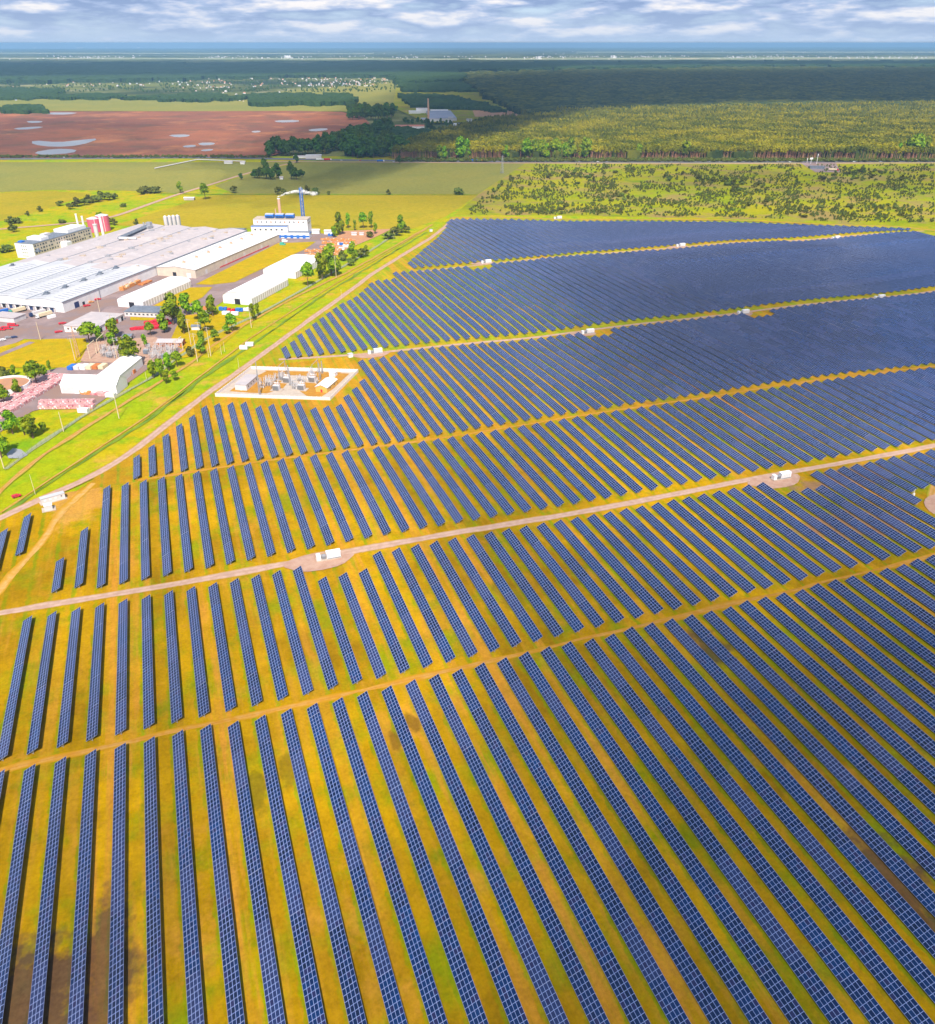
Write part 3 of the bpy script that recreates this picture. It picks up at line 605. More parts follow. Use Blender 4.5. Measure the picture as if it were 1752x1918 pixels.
FT = [  # px, py base, height px, width factor, label
 (577, 536, 33, .8, 'lone dark green tree at the corner of the rear white tent hall'),
 (604, 523, 38, .9, 'leafy green tree, left one of the pair beyond the rear tent hall'),
 (621, 516, 43, 1.0, 'tallest leafy tree behind the concrete pole beyond the rear tent hall'),
 (634, 514, 20, .9, 'low round tree at the right foot of the tallest leafy tree'),
 (661, 488, 26, .9, 'green tree standing alone on the verge above the tent halls'),
 (664, 491, 14, 1.2, 'small bush at the foot of the lone verge tree'), (658, 497, 10, 1.1, 'round bush below the lone verge tree'),
 (643, 487, 12, 1.1, 'bush left of the lone verge tree'), (678, 481, 12, 1.3, 'grey-green bush right of the verge tree'), (686, 480, 15, 1, 'upright bush at the right end of the verge shrubs'),
 (637, 440, 30, .8, 'tall dark tree at the left of the stand behind the pallet yard'), (626, 444, 16, .9, 'low bush left of the stand behind the pallet yard'), (642, 437, 14, 1, 'small tree at the right foot of the tall dark tree'),
 (653, 427, 20, .9, 'round tree second from left behind the pallet yard'), (665, 431, 14, .8, 'pale small tree in the middle of the stand behind the pallet yard'),
 (681, 427, 21, .9, 'broad dark tree, left of the twin trees behind the white huts'), (696, 427, 22, .9, 'broad dark tree, right of the twin trees behind the white huts'),
 (704, 438, 15, 1, 'olive tree below the twin trees'), (694, 444, 12, .8, 'thin young tree below the twin trees'),
 (752, 436, 24, .9, 'dark tree at the end of the concrete path'), (741, 441, 12, 1.4, 'low hedge bush left of the end tree'), (728, 447, 9, 1.8, 'long low bush beside the concrete path'), (760, 435, 10, 1.3, 'low bush right of the end tree'),
 (399, 592, 30, .9, 'green tree left of the front tent hall'), (474, 600, 24, .9, 'light green tree touching the front tent hall right corner'), (484, 592, 18, .9, 'small tree behind the light green tree at the tent hall'),
 (436, 621, 26, .9, 'round bush tree beside the dirt track below the tent hall'), (425, 626, 14, 1.1, 'low bush left of the round track tree'), (404, 640, 18, 1, 'bush on the path edge below the round track tree'),
 (325, 608, 42, 1.1, 'tallest dark tree beside the pile of red pipes'), (350, 590, 32, 1, 'pale green tree beside the grey flat building'), (372, 600, 27, 1, 'yellow green tree right of the pale tree'),
 (345, 625, 30, .9, 'thin tree between the brick house and white hut'), (308, 622, 26, 1.1, 'round tree in front of the red pipe pile'), (283, 628, 18, 1.1, 'olive tree left of the round tree before the red pile'),
 (386, 621, 30, .9, 'green tree right of the white hut'), (379, 648, 24, .8, 'dark tree behind the tall concrete poles'), (377, 663, 20, 1.1, 'bush at the foot of the tall concrete poles'), (392, 590, 16, .9, 'small tree beside the white sheds'),
 (358, 666, 12, 1.1, 'bush left of the pole-foot bush'), (247, 685, 40, 1.1, 'large bright tree in the middle of the old switchyard'), (215, 632, 27, 1.2, 'broad tree behind the garage'), (210, 648, 20, 1.2, 'bright green tree below the garage tree'),
 (168, 643, 28, 1.3, 'brownish tree in front of the garage wall'), (188, 640, 22, 1, 'yellow green tree between garage and portals'), (240, 648, 16, 1.3, 'dark bush tree before the pale sheds'), (272, 650, 18, 1.1, 'olive tree left of the brick house'), (225, 647, 10, 1.2, 'small bush below the pale sheds'),
 (288, 708, 26, .9, 'dark green tree at the left end of the fence hedge'), (302, 706, 28, .9, 'dark green tree second in the fence hedge'), (317, 694, 26, .9, 'green tree third in the fence hedge'), (332, 686, 22, 1, 'green tree at the right end of the fence hedge'),
 (312, 718, 18, 1, 'round bush below the fence hedge'), (328, 712, 14, 1.1, 'low bush right of the round hedge bush'),
 (70, 722, 34, 1, 'tall green tree beside the round basin'), (84, 706, 18, 1, 'yellow tree right of the basin tree'), (95, 697, 16, .8, 'dark purple tree above the pink crates'),
 (28, 703, 14, 1.3, 'bush behind the round basin'), (10, 704, 11, 1.3, 'bush at the left behind the round basin'), (50, 702, 13, 1.2, 'bush behind the right rim of the basin'), (34, 741, 22, .9, 'bright bush in front of the basin wall'),
 (10, 757, 22, 1.1, 'dark bush left of the pink crates'), (2, 747, 20, 1.1, 'dark bush at the photo edge left of the crates'), (24, 812, 32, 1.1, 'round tree at the left of the garden trees'), (62, 820, 32, 1.3, 'wide round tree in the garden below the crates'), (46, 814, 26, 1, 'tree between the two garden trees'), (82, 808, 14, 1.3, 'dark low bush right of the garden trees'),
 (3, 856, 44, .9, 'tree cut by the left edge above the pond'), (189, 420, 16, 1.2, 'round dark tree behind the pink tanks'), (205, 420, 9, 1.2, 'bush right of the pink tanks'), (216, 421, 7, 1, 'small bush between tanks and conveyor'), (256, 423, 8, .9, 'small round tree by the conveyor head'),
 (385, 373, 20, .9, 'tree beside the country road near the long shed'), (338, 361, 14, 1, 'tree at the bend of the country road'), (275, 362, 12, 1.2, 'tree at left of the roadside hedge'), (289, 361, 10, 1.6, 'wide bush in the roadside hedge'), (264, 364, 7, 1.2, 'bush at the left end of the roadside hedge'),
 (438, 361, 9, 1, 'bush alone on the ditch line by the road'), (521, 364, 10, .9, 'left bush of the pair on the ditch line'), (532, 364, 8, 1, 'right bush of the pair on the ditch line'), (561, 364, 6, 1, 'bush on the ditch line beside the blue chimney'),
 (575, 364, 10, 1, 'bright bush on the ditch line'), (591, 364, 12, .8, 'dark bush on the ditch line'), (615, 364, 6, .8, 'small bush at the ditch line right of the dark bush'), (728, 364, 6, 1.2, 'tiny bush far along the ditch'), (861, 364, 12, 1, 'round dark bush alone at the right end of the ditch'),
 (119, 418, 7, 1.2, 'bush on the wild strip above the office block'), (22, 431, 7, 1.3, 'bush pair left piece below the country road'), (27, 434, 8, 1.2, 'bush pair right piece below the country road'),
 (8, 473, 8, 1.5, 'dark bush left of the office end wall'), (18, 470, 8, 1.5, 'dark bush next to the office end wall'),
 (75, 396, 6, 1.3, 'small bush on the wild strip'), (52, 404, 5, 1.2, 'tiny bush on the wild strip left'), (32, 418, 9, 1.2, 'brown bush on the wild strip'), (20, 419, 8, 1.6, 'wide bush on the wild strip'),
 (145, 386, 9, 1.6, 'wide dark bush in the thicket'), (158, 384, 8, 1.4, 'dark bush in the thicket'), (168, 380, 9, 1.4, 'dark bush high in the thicket'), (180, 378, 8, 1.7, 'wide bush on the thicket top'), (192, 374, 9, 1.5, 'bush at the thicket end'), (205, 374, 9, 1.5, 'bush past the thicket end'), (216, 372, 6, 1.4, 'last bush of the thicket'), (132, 391, 7, 1.3, 'brown bush left of the thicket'), (230, 387, 6, 1.2, 'bush right of the thicket'), (112, 385, 6, 1.5, 'bush at the field edge')]
for (px, py, h, wd, lab) in FT:
    treepx(px, py, h, lab, wide=wd, V=(random.choice(SH) if h < 13 else None), cat='bush' if h < 13 else 'tree', name='bush' if h < 13 else 'broadleaf_tree')
for (px, py, h, wd, lab) in ((478, 333, 11, 1.6, 'dark bush at the left of the farmyard grove'), (487, 334, 14, 1.3, 'dark tree in the left of the farmyard grove'), (499, 335, 27, .8, 'tallest pointed tree of the farmyard grove'), (508, 336, 15, 1.4, 'wide tree below the pointed grove tree'),
        (519, 334, 20, 1.1, 'round tree at the right of the left grove'), (546, 336, 24, .8, 'tall tree of the right grove'), (556, 336, 15, 1.3, 'low tree of the right grove'), (566, 332, 10, 1.4, 'bush at the right end of the right grove'),
        (452, 336, 9, 1.2, 'bush on the country road before the grove'), (555, 305, 12, 1, 'small tree in front of the petrol station'), (503, 295, 16, 1, 'round tree left of the petrol station'), (748, 306, 11, .9, 'roadside tree beside the blue lorry')):
    treepx(px, py, h, lab, V=random.choice(TVD), wide=wd)
# groves left of the pine forest, one tree each
gr = [(506, 293, 612, 287, 26, 20), (610, 286, 668, 268, 18, 22), (655, 272, 735, 250, 16, 20), (652, 298, 760, 296, 24, 27), (640, 282, 745, 278, 14, 22), (655, 225, 740, 222, 26, 17), (760, 232, 850, 238, 12, 8), (800, 245, 860, 262, 8, 10), (655, 212, 745, 214, 12, 12)]
for (xa, ya, xb, yb, n, h) in gr:
    for k in range(n):
        f_ = (k+random.uniform(-.3, .3))/n
        treepx(xa+(xb-xa)*f_, ya+(yb-ya)*f_-random.uniform(0, h*.35), h*random.uniform(.75, 1.1), 'dark leafy tree in the dense groves left of the pine forest', V=random.choice(TVD), wide=random.uniform(.9, 1.25), group='trees of the groves beyond the highway')
for k in range(34):
    px = 985+random.uniform(0, 122) if k < 20 else random.choice((830, 870, 905, 948, 1200, 1280, 1688, 1700, 1712, 1725, 1735, 1742))+random.uniform(-6, 6)
    treepx(px, 298.5, random.uniform(16, 29), 'bright leafy tree at the front edge of the pine forest', V=random.choice(TV), wide=random.uniform(.8, 1.2), group='leafy trees along the forest edge')
# shrubs over the scrubland, one by one
def inpoly(x, y, P):
    c = False
    for i in range(len(P)):
        (x1, y1), (x2, y2) = P[i], P[i-1]
        if (y1 > y) != (y2 > y) and x < (x2-x1)*(y-y1)/(y2-y1)+x1: c = not c
    return c
SP = [(1000, 308), (1750, 308), (1750, 425), (1430, 408), (1040, 402), (870, 402), (915, 362)]
rnd = random.Random(4); n = 0; clumps = [(rnd.uniform(900, 1750), rnd.uniform(318, 408)) for _ in range(26)]+[(1050, 390), (1120, 396), (1010, 385), (1500, 400), (1560, 396), (1420, 386), (1680, 400), (1620, 325), (1600, 332)]
while n < 285:
    if rnd.random() < .72:
        cx, cy = rnd.choice(clumps); px, py = rnd.gauss(cx, 26), rnd.gauss(cy, 4.5)
    else: px, py = rnd.uniform(880, 1750), rnd.uniform(312, 412)
    if not inpoly(px, py, SP) or (1490 < px < 1580 and py < 326): continue
    g = G(px, py, -.3); conic = rnd.random() < .35; n += 1
    V = rnd.choice(SC) if conic else rnd.choice(SH)
    t = thing('young_pine' if conic else 'shrub', 'small pointed dark pine scattered over the scrubland' if conic else 'rounded grey-green shrub scattered over the scrubland', 'pine' if conic else 'shrub', g, rnd.uniform(0, 6.28), 'young pines on the scrubland' if conic else 'shrubs on the scrubland')
    s_ = rnd.uniform(.8, 1.9)*(.95 if py > 360 else 1.3); t.scale = (s_*rnd.uniform(1, 1.7), s_*rnd.uniform(1, 1.6), s_)
    link_mesh('crown', V[0], t); link_mesh('trunk', V[1], t)

# pine forest: canopy sheet and scattered trees behind the individually built edge
def canopy(name, poly, zt, m, dx=7, dy=.8, amp=3.0, label=None, cat=None, edge=4):
    xs = [p[0] for p in poly]; ys = [p[1] for p in poly]; bm = bmesh.new(); rnd = random.Random(3); grid = {}
    y = min(ys); rows = []
    while y <= max(ys)+.01: rows.append(y); y += dy
    nx = int((max(xs)-min(xs))/dx)+2
    def V(i, j):
        if (i, j) not in grid:
            px, py = min(xs)+i*dx+rnd.uniform(-.4, .4)*dx, rows[j]+rnd.uniform(-.35, .35)*dy
            g = G(px, py, zt); grid[(i, j)] = bm.verts.new((g.x, g.y, zt+rnd.uniform(-amp, amp)*1.0))
        return grid[(i, j)]
    for j in range(len(rows)-1):
        for i in range(nx):
            if inpoly(min(xs)+i*dx+14*noise.noise(Vector((i*dx*.03, rows[j]*.2, 1))), rows[j]+dy/2+edge*noise.noise(Vector((i*dx*.035, rows[j]*.15, 7))), poly): bm.faces.new((V(i, j+1), V(i+1, j+1), V(i+1, j), V(i, j)))
    # walls down to the ground along open borders
    be = [e for e in bm.edges if len(e.link_faces) == 1]; r = bmesh.ops.extrude_edge_only(bm, edges=be)
    for v in [q for q in r['geom'] if isinstance(q, bmesh.types.BMVert)]: v.co.z = -2.5
    me = bpy.data.meshes.new(name); bm.to_mesh(me); bm.free(); me.materials.append(m)
    o = bpy.data.objects.new(name, me); COL.objects.link(o); return tag(o, label, cat, kind='stuff')
FP = [(770, 280), (1960, 283), (1960, 124), (1400, 124), (860, 133), (875, 152), (905, 172), (960, 200), (1035, 219), (960, 226), (905, 232), (860, 246), (800, 264)]
canopy('pine_forest', FP, 17, M['canopy'], dx=5, dy=.55, amp=3.2, label='wide dark pine forest filling the land beyond the highway', cat='forest')
canopy('distant_forest', [(-160, 118), (1960, 112), (1960, 122), (1400, 122), (860, 130), (870, 148), (740, 152), (735, 139), (500, 140), (300, 146), (-160, 151)], 17, M['canopy_d'], dx=12, dy=.6, amp=5, label='dark blue forest belt beyond the village houses', cat='forest')
canopy('tree_belt', [(465, 173), (660, 173), (662, 190), (465, 192)], 14, M['canopy_d'], dx=5, dy=.7, amp=3, label='long dark tree belt between the red field and village', cat='trees')
canopy('tree_belt', [(300, 175), (400, 173), (470, 176), (450, 183), (330, 186), (295, 184)], 11, M['canopy_d'], dx=5, dy=.8, amp=3, label='lighter tree belt left of the long dark belt', cat='trees')
canopy('tree_belt', [(0, 196), (80, 194), (82, 206), (0, 207)], 11, M['canopy_d'], dx=6, dy=.8, amp=3, label='dark hedge at the left above the red field', cat='trees')
canopy('tree_belt', [(110, 174), (295, 177), (295, 182), (110, 181)], 11, M['canopy_d'], dx=6, dy=.8, amp=3, label='thin tree line at left below the village', cat='trees')
canopy('tree_belt', [(-120, 163), (110, 163), (110, 181), (-120, 184)], 9, M['canopy_d'], dx=6, dy=.8, amp=3, label='mixed woodland at far left below the dark forest', cat='trees')
canopy('tree_belt', [(740, 172), (860, 180), (950, 205), (860, 200), (760, 196)], 9, M['canopy_d'], dx=6, dy=.8, amp=3, label='low woodland beside the brick works', cat='trees')
canopy('tree_belt', [(745, 155), (865, 152), (900, 168), (750, 168)], 10, M['canopy_d'], dx=6, dy=.8, amp=3, label='woodland strip right of the village', cat='trees')
canopy('tree_belt', [(640, 240), (760, 236), (860, 250), (775, 275), (640, 280)], 9, M['canopy_d'], dx=6, dy=.8, amp=3, label='undergrowth around the groves beside the white shed', cat='trees')
def scatter(name, pts, src, label, cat, smin=.8, smax=1.2):
    me = bpy.data.meshes.new(name); me.from_pydata(pts, [], []); o = bpy.data.objects.new(name, me); COL.objects.link(o)
    so = bpy.data.objects.new(name+'_unit', src)
    g = bpy.data.node_groups.new(name, 'GeometryNodeTree'); g.interface.new_socket('Geometry', in_out='INPUT', socket_type='NodeSocketGeometry'); g.interface.new_socket('Geometry', in_out='OUTPUT', socket_type='NodeSocketGeometry')
    gi = g.nodes.new('NodeGroupInput'); go = g.nodes.new('NodeGroupOutput'); ip = g.nodes.new('GeometryNodeInstanceOnPoints'); oi = g.nodes.new('GeometryNodeObjectInfo'); oi.inputs['Object'].default_value = so
    m2p = g.nodes.new('GeometryNodeMeshToPoints'); g.links.new(gi.outputs[0], m2p.inputs[0]); g.links.new(m2p.outputs[0], ip.inputs['Points'])
    g.links.new(oi.outputs['Geometry'], ip.inputs['Instance'])
    rv = g.nodes.new('FunctionNodeRandomValue'); rv.data_type = 'FLOAT'; rv.inputs[2].default_value = smin; rv.inputs[3].default_value = smax; g.links.new(rv.outputs[1], ip.inputs['Scale'])
    rr = g.nodes.new('FunctionNodeRandomValue'); rr.data_type = 'FLOAT_VECTOR'; rr.inputs[0].default_value = (0, 0, 0); rr.inputs[1].default_value = (0, 0, 6.28); g.links.new(rr.outputs[0], ip.inputs['Rotation'])
    g.links.new(ip.outputs[0], go.inputs[0]); md = o.modifiers.new('scatter', 'NODES'); md.node_group = g
    return tag(o, label, cat, kind='stuff')
def pine_mesh(seed):
    mb = crown_mb(seed, 2.9, 8.5, 14.5, 70, 1.35, 5, core=True); mb.m = [0]*len(mb.f); t = trunk_mb(19, .3, seed, 2)
    i = len(mb.v); mb.v += t.v; mb.f += [[q+i for q in f] for f in t.f]; mb.m += [1]*len(t.f); mb.uv += t.uv
    return mb.mesh('pine', [M['pine'], M['pinebark']])
FP2 = [(735, 298), (1960, 301), (1960, 196), (1040, 214), (1040, 222), (960, 228), (905, 234), (860, 248), (790, 268)]
rnd = random.Random(11); sets = [[], [], []]
a, b_ = G(735, 298), G(1960, 196)
for i, ymax in ((0, 0), (1, 0), (2, 0)):
    while len(sets[i]) < 13500:
        px, py = rnd.uniform(735, 1960), 301-105*rnd.random()**1.35
        if inpoly(px, py, FP2): g = G(px, py, 0); sets[i].append((g.x, g.y, -.5))
for i in range(3):
    scatter('pine_trees', sets[i], pine_mesh(80+i), ('pine trees of the forest with reddish trunks along its front edge', 'pine tree crowns rising above the dark forest canopy', 'mixed tall pines filling the sunlit forest front')[i], 'forest', .8, 1.2)
rnd = random.Random(12); pts = []
while len(pts) < 2600:
    px, py = rnd.uniform(742, 1960), 303-rnd.random()*4.5; g = G(px, py, 0); pts.append((g.x, g.y, -.4))
scatter('undergrowth', pts, SH[1][0], 'green undergrowth along the foot of the pine forest', 'bushes', .8, 2.0)
rnd = random.Random(13); pts = []
while len(pts) < 8000:
    px, py = rnd.uniform(880, 1760), rnd.uniform(306, 416)
    if inpoly(px, py, SP) and noise.noise(Vector((px*.02, py*.07, 0)))+.5*noise.noise(Vector((px*.07, py*.25, 5))) > rnd.gauss(.05, .22): g = G(px, py, 0); pts.append((g.x, g.y, -.35))
scatter('scrub_tufts', pts, SH[0][0], 'low scattered tufts between the shrubs of the scrubland', 'scrub', .12, 1.05)
rnd = random.Random(14); pts = []
while len(pts) < 700:
    px, py = rnd.uniform(-20, 505), 294.5+rnd.uniform(-2, 1); g = G(px, py, 0); pts.append((g.x, g.y, -.4))
scatter('roadside_hedge', pts, SH[1][0], 'thin hedge along the highway beside the red field', 'hedge', .6, 1.6)

#@@PART3
AX = R(-35); U = Vector((math.cos(AX), math.sin(AX))); VV = Vector((-math.sin(AX), math.cos(AX)))
def frame(a, b, c, h, ax=AX):
    u = Vector((math.cos(ax), math.sin(ax))); v = Vector((-u.y, u.x)); A, B, C = G(*a, h).to_2d(), G(*b, h).to_2d(), G(*c, h).to_2d()
    Wd = (B-A).dot(u); Dp = (C-B).dot(v); o = B-u*Wd; return (o.x, o.y), Wd, Dp
def gable(mb, W, D, h, hr, along='y', m=0, mr=1, over=.5, t=.25):
    """walls m into mb[0], roof into mb[1]"""
    wl, rf = mb
    if along == 'y':
        wl.face([(0, 0, 0), (W, 0, 0), (W, 0, h), (W/2, 0, hr), (0, 0, h)]); wl.face([(W, D, 0), (0, D, 0), (0, D, h), (W/2, D, hr), (W, D, h)])
        wl.face([(0, D, 0), (0, 0, 0), (0, 0, h), (0, D, h)]); wl.face([(W, 0, 0), (W, D, 0), (W, D, h), (W, 0, h)])
        s = (hr-h)/(W/2)
        for sx_, x0, x1 in ((1, -over, W/2), (-1, W+over, W/2)):
            z0 = h-s*over+.02; q = [(x0, -over, z0), (x1, -over, hr+.02), (x1, D+over, hr+.02), (x0, D+over, z0)]
            if sx_ < 0: q = q[::-1]
            rf.face(q); p2 = [(a, b, c+t) for a, b, c in q]; rf.face(p2[::-1])
            for i in range(4): j = (i+1) % 4; rf.face([q[i], q[j], p2[j], p2[i]])
    else:
        wl.face([(0, 0, 0), (W, 0, 0), (W, 0, h), (0, 0, h)]); wl.face([(W, D, 0), (0, D, 0), (0, D, h), (W, D, h)])
        wl.face([(0, D, 0), (0, 0, 0), (0, 0, h), (0, D/2, hr), (0, D, h)]); wl.face([(W, 0, 0), (W, D, 0), (W, D, h), (W, D/2, hr), (W, 0, h)])
        s = (hr-h)/(D/2)
        for sg, y0, y1 in ((1, -over, D/2), (-1, D+over, D/2)):
            z0 = h-s*over+.02; q = [(-over, y0, z0), (W+over, y0, z0), (W+over, y1, hr+.02), (-over, y1, hr+.02)]
            if sg < 0: q = q[::-1]
            rf.face(q[::-1]); p2 = [(a, b, c+t) for a, b, c in q]; rf.face(p2)
            for i in range(4): j = (i+1) % 4; rf.face([q[i], q[j], p2[j], p2[i]])
def boxpart(name, m, t, c, d):
    mb = MB(); mb.box((0, 0, 0), d); return mb.build(name, m, t, c)
def arch(W, D, h, hr, n=10, over=0):
    pts = [(0, 0)]+[(W*(.5-.5*math.cos(math.pi*k/n)), h+(hr-h)*math.sin(math.pi*k/n)**.8) for k in range(n+1)]+[(W, 0)]
    wl, rf = MB(), MB(); wl.face([(x, 0, z) for x, z in pts][::-1]); wl.face([(x, D, z) for x, z in pts])
    wl.face([(0, D, 0), (0, 0, 0), (0, 0, h), (0, D, h)]); wl.face([(W, 0, 0), (W, D, 0), (W, D, h), (W, 0, h)])
    pp = pts[1:-1]
    for (x0, z0), (x1, z1) in zip(pp, pp[1:]):
        rf.face([(x0, -.3, z0+.05), (x1, -.3, z1+.05), (x1, D+.3, z1+.05), (x0, D+.3, z0+.05)])
        rf.face([(x0, -.3, z0-.1), (x1, -.3, z1-.1), (x1, D+.3, z1-.1), (x0, D+.3, z0-.1)][::-1])
    return wl, rf

# main factory hall ------------------------------------------------
(o, Wd, Dp) = frame((0, 564), (116.5, 566), (467, 432), 9)
Bm = Vector(o)+U*Wd; W1, D1 = 152.0, 331.0; om = Bm-U*W1
t = thing('factory_hall', 'huge low factory with pale grey roof of parallel naves and white dock front', 'factory', (om.x, om.y, -.3), AX)
mb = MB(); mb.face([(0, 0, 0), (W1, 0, 0), (W1, 0, 9.2)]+[(W1*(k/8), 0, 9.2+(1.9 if k % 2 else 0)) for k in range(7, -1, -1)]); mb.face([(W1, D1, 0), (0, D1, 0), (0, D1, 9.2)]+[(W1*(k/8), D1, 9.2+(1.9 if k % 2 else 0)) for k in range(1, 9)])
mb.face([(W1, 0, 0), (W1, D1, 0), (W1, D1, 9.2), (W1, 0, 9.2)]); mb.face([(0, D1, 0), (0, 0, 0), (0, 0, 9.2), (0, D1, 9.2)]); mb.build('wall', M['white'], t)
mb = MB()
for k in range(8):
    x0, x1 = W1*k/8, W1*(k+1)/8; z0, z1 = (9.2, 11.1) if k % 2 == 0 else (11.1, 9.2)
    for y0, y1, mm in ((-.4, D1*.34+(k*7 % 5)*6, 1), (D1*.34+(k*7 % 5)*6, D1+.4, 0)):
        mb.face([(x0, y0, z0+.15), (x1, y0, z1+.15), (x1, y1, z1+.15), (x0, y1, z0+.15)], mm)
rf = mb.build('roof', [M['roof'], M['roof_blue']], t)
gt = MB()
for k in (2, 4, 6): gt.box((W1*k/8, D1/2, 9.42), (1.3, D1, .22))
gt.box((W1+.3, D1/2, 9.4), (.7, D1+1, .5)); gt.build('gutter', M['slate'], rf)
slm = MB()
for k in (1, 3, 4, 5, 6, 7):
    for j in range(19):
        x = W1*(k+.5)/8; s = 1 if k % 2 == 0 else -1
        M3 = Matrix.Rotation(-s*math.atan(1.9/(W1/8)), 3, 'Y'); slm.box((x+random.uniform(-.5, .5), 8+j*5.6, 10.15+.24), (11, .8, .12), M=M3)
slm.build('skylight', mat('skylight', (.22, .23, .28), (.28, .28, .33)), rf)['kind'] = 'stuff'
for (px, py) in ((123, 538), (158, 525), (188, 513), (218, 502), (24, 498), (88, 550), (72, 470)):
    g = G(px, py, 10.3); d = g.to_2d()-om; x, y = d.dot(U), d.dot(VV)
    b2 = MB(); b2.box((0, 0, .5), (4.4, 4.2, 1.5)); b2.box((-1.6, -3.2, .1), (1.2, 3, .6)); b2.tube((0, 0, 1.1), (0, 0, 2.4), 1.5, 1.5, n=12); b2.tube((0, 0, 2.35), (0, 0, 2.9), 1.9, 1.2, n=12); b2.build('roof_fan', M['slate'], t, (x, y, 10.3))
rnd = random.Random(21)
for k in range(46):
    x, y = W1*rnd.choice((.12, .3, .38, .55, .62, .8, .9))+rnd.uniform(-3, 3), D1*rnd.uniform(.36, .97)
    b2 = MB(); s_ = rnd.uniform(1, 2.6); b2.box((0, 0, .4*s_), (s_*1.6, s_*1.3, s_)); b2.tube((s_, 0, 0), (s_, 0, 1.2*s_), .3*s_, n=8); b2.tube((s_*.5, 0, s_*.7), (-s_*2, .3, s_*.5), .2*s_, n=6); b2.build('roof_vent', M['concrete'] if k % 3 else M['steel'], t, (x, y, 10.0))
for k in range(13):
    x = W1-11-k*7.3; fr = MB(); fr.box((0, -1.0, 2.1), (4.6, 2.0, 4.2)); dk = fr.build('loading_dock', M['white2'], t, (x, 0, 0)); boxpart('dock_door', M['dark'] if k % 3 else M['navy'], dk, (0, -2.05, 2.2), (3.4, .12, 3.4)); boxpart('canopy', M['slate'], dk, (0, -2.4, 4.4), (5.2, 1.4, .18))
dr = boxpart('door', M['navy'], t, (W1+.06, 17, 2.6), (.15, 6, 5.2)); boxpart('door', M['dark'], t, (W1+.06, 26, 1.5), (.15, 3, 3)); boxpart('downpipe', M['steel'], t, (W1+.3, 49, 4.6), (.5, .5, 9))
# duct with head unit
t = thing('roof_duct', 'long grey conveyor gallery running over the far factory roof to a tower', 'conveyor', (0, 0, 0))
mb = MB(); a, b_ = G(223, 446, 12), G(275, 424, 12); mb.tube(a, b_, 2.2, 2.2, n=4); mb.build('gallery', M['slate'], t); a2 = G(256, 447, 11.5); mb = MB(); mb.tube(a, a2, 1.8, 1.8, n=4); mb.build('branch', M['roof_blue'], t)
hd = MB(); hd.box((b_.x, b_.y, 6.5), (10, 9, 13), AX); hd.box((b_.x+3, b_.y+3, 14), (6, 5, 5), AX); hd.tube((b_.x-3, b_.y, 13), (b_.x-3, b_.y, 17), 1, n=8); hd.build('head_tower', M['steel'], t)
# office block -----------------------------------------------------
(o, Wd, Dp) = frame((26, 455), (61, 457), (160, 425), 15.6)
t = thing('office_block', 'long beige four storey block with white end wall behind the factory', 'office building', (*o, -.3), AX); H_ = 15.6
mb = MB(); mb.prism([(0, 0), (Wd, 0), (Wd, Dp), (0, Dp)], 0, H_); wl = mb.build('wall', M['beige'], t)
boxpart('end_panel', M['white'], t, (Wd/2, -.13, H_/2), (Wd+.4, .25, H_)); boxpart('roof', M['slate'], t, (Wd/2, Dp/2, H_+.13), (Wd+.6, Dp+.6, .26))
for (y0, y1, hh, mm) in ((18, 30, 3.0, 'white'), (62, Dp-4, 3.4, 'white')): boxpart('roof_room', M[mm], t, (Wd*.45, (y0+y1)/2, H_+.26+hh/2), (Wd*.8, y1-y0, hh))
boxpart('roof_room', M['white2'], t, (4, 44, H_+1.4), (6, 10, 2.2)); boxpart('roof_room', M['blue'], t, (4, 6, H_+1), (5, 5, 1.4))
for f_ in range(4):
    for j in range(int(Dp/4.3)):
        if (j*7+f_*3) % 11 == 0: continue
        boxpart('window', M['glass'], t, (Wd+.05, 3+j*4.3, 2.4+f_*3.6), (.14, 1.8 if j % 3 else 2.8, 1.7))
    for j in range(3): boxpart('window', M['glass'], t, (Wd*.36+j*2.6, -.29, 2.4+f_*3.6), (1.1, .1, 1.2))
boxpart('annexe', M['white'], t, (Wd+4.5, 46, 5), (9, 8, 10))
# chimneys, tanks, silos -------------------------------------------
def chimney(px, py, h, r0, r1, m, label, bands=None, base=0, name='chimney'):
    g = G(px, py, base); t = thing(name, label, 'chimney', (g.x, g.y, base)); mb = MB(); mb.tube((0, 0, 0), (0, 0, h), r0, r1, n=14); s_ = mb.build('shaft', m, t)
    mb = MB(); mb.tube((0, 0, h-.8), (0, 0, h+.2), r1*1.2, r1*1.2, n=14); mb.build('rim', bands or m, s_); return t
chimney(150, 438, 24, 1.3, 1.1, M['white'], 'left one of two slim white chimneys behind the office block'); chimney(161, 441, 23, 1.3, 1.1, M['white'], 'right one of two slim white chimneys behind the office block')
chimney(195, 446, 26, 1.7, 1.5, M['white'], 'white chimney standing in front of the pink tanks')
chimney(183, 447, 17, 2.4, 2.3, M['white2'], 'broad whitish column left of the chimney before the pink tanks', name='steel_column')
for (px, py, r, h, lab) in ((179, 433, 7.6, 16, 'pink cylindrical tank behind the factory, left and partly hidden'), (196, 431, 7.8, 18.5, 'pink cylindrical tank behind the factory, right and taller')):
    g = G(px, py); t = thing('storage_tank', lab, 'tank', (g.x, g.y, -.3), 0, 'pink tanks'); mb = MB(); mb.tube((0, 0, 0), (0, 0, h), r, r, n=28); mb.build('shell', M['pink'], t); mb = MB(); mb.tube((0, 0, h), (0, 0, h+1.8), r*1.03, r*.2, n=28); mb.build('roof', M['white2'], t); mb = MB(); mb.tube((r*.2, -r-.4, 0), (r*.2, -r-.4, h), .35, n=5); mb.build('ladder', M['white'], t)
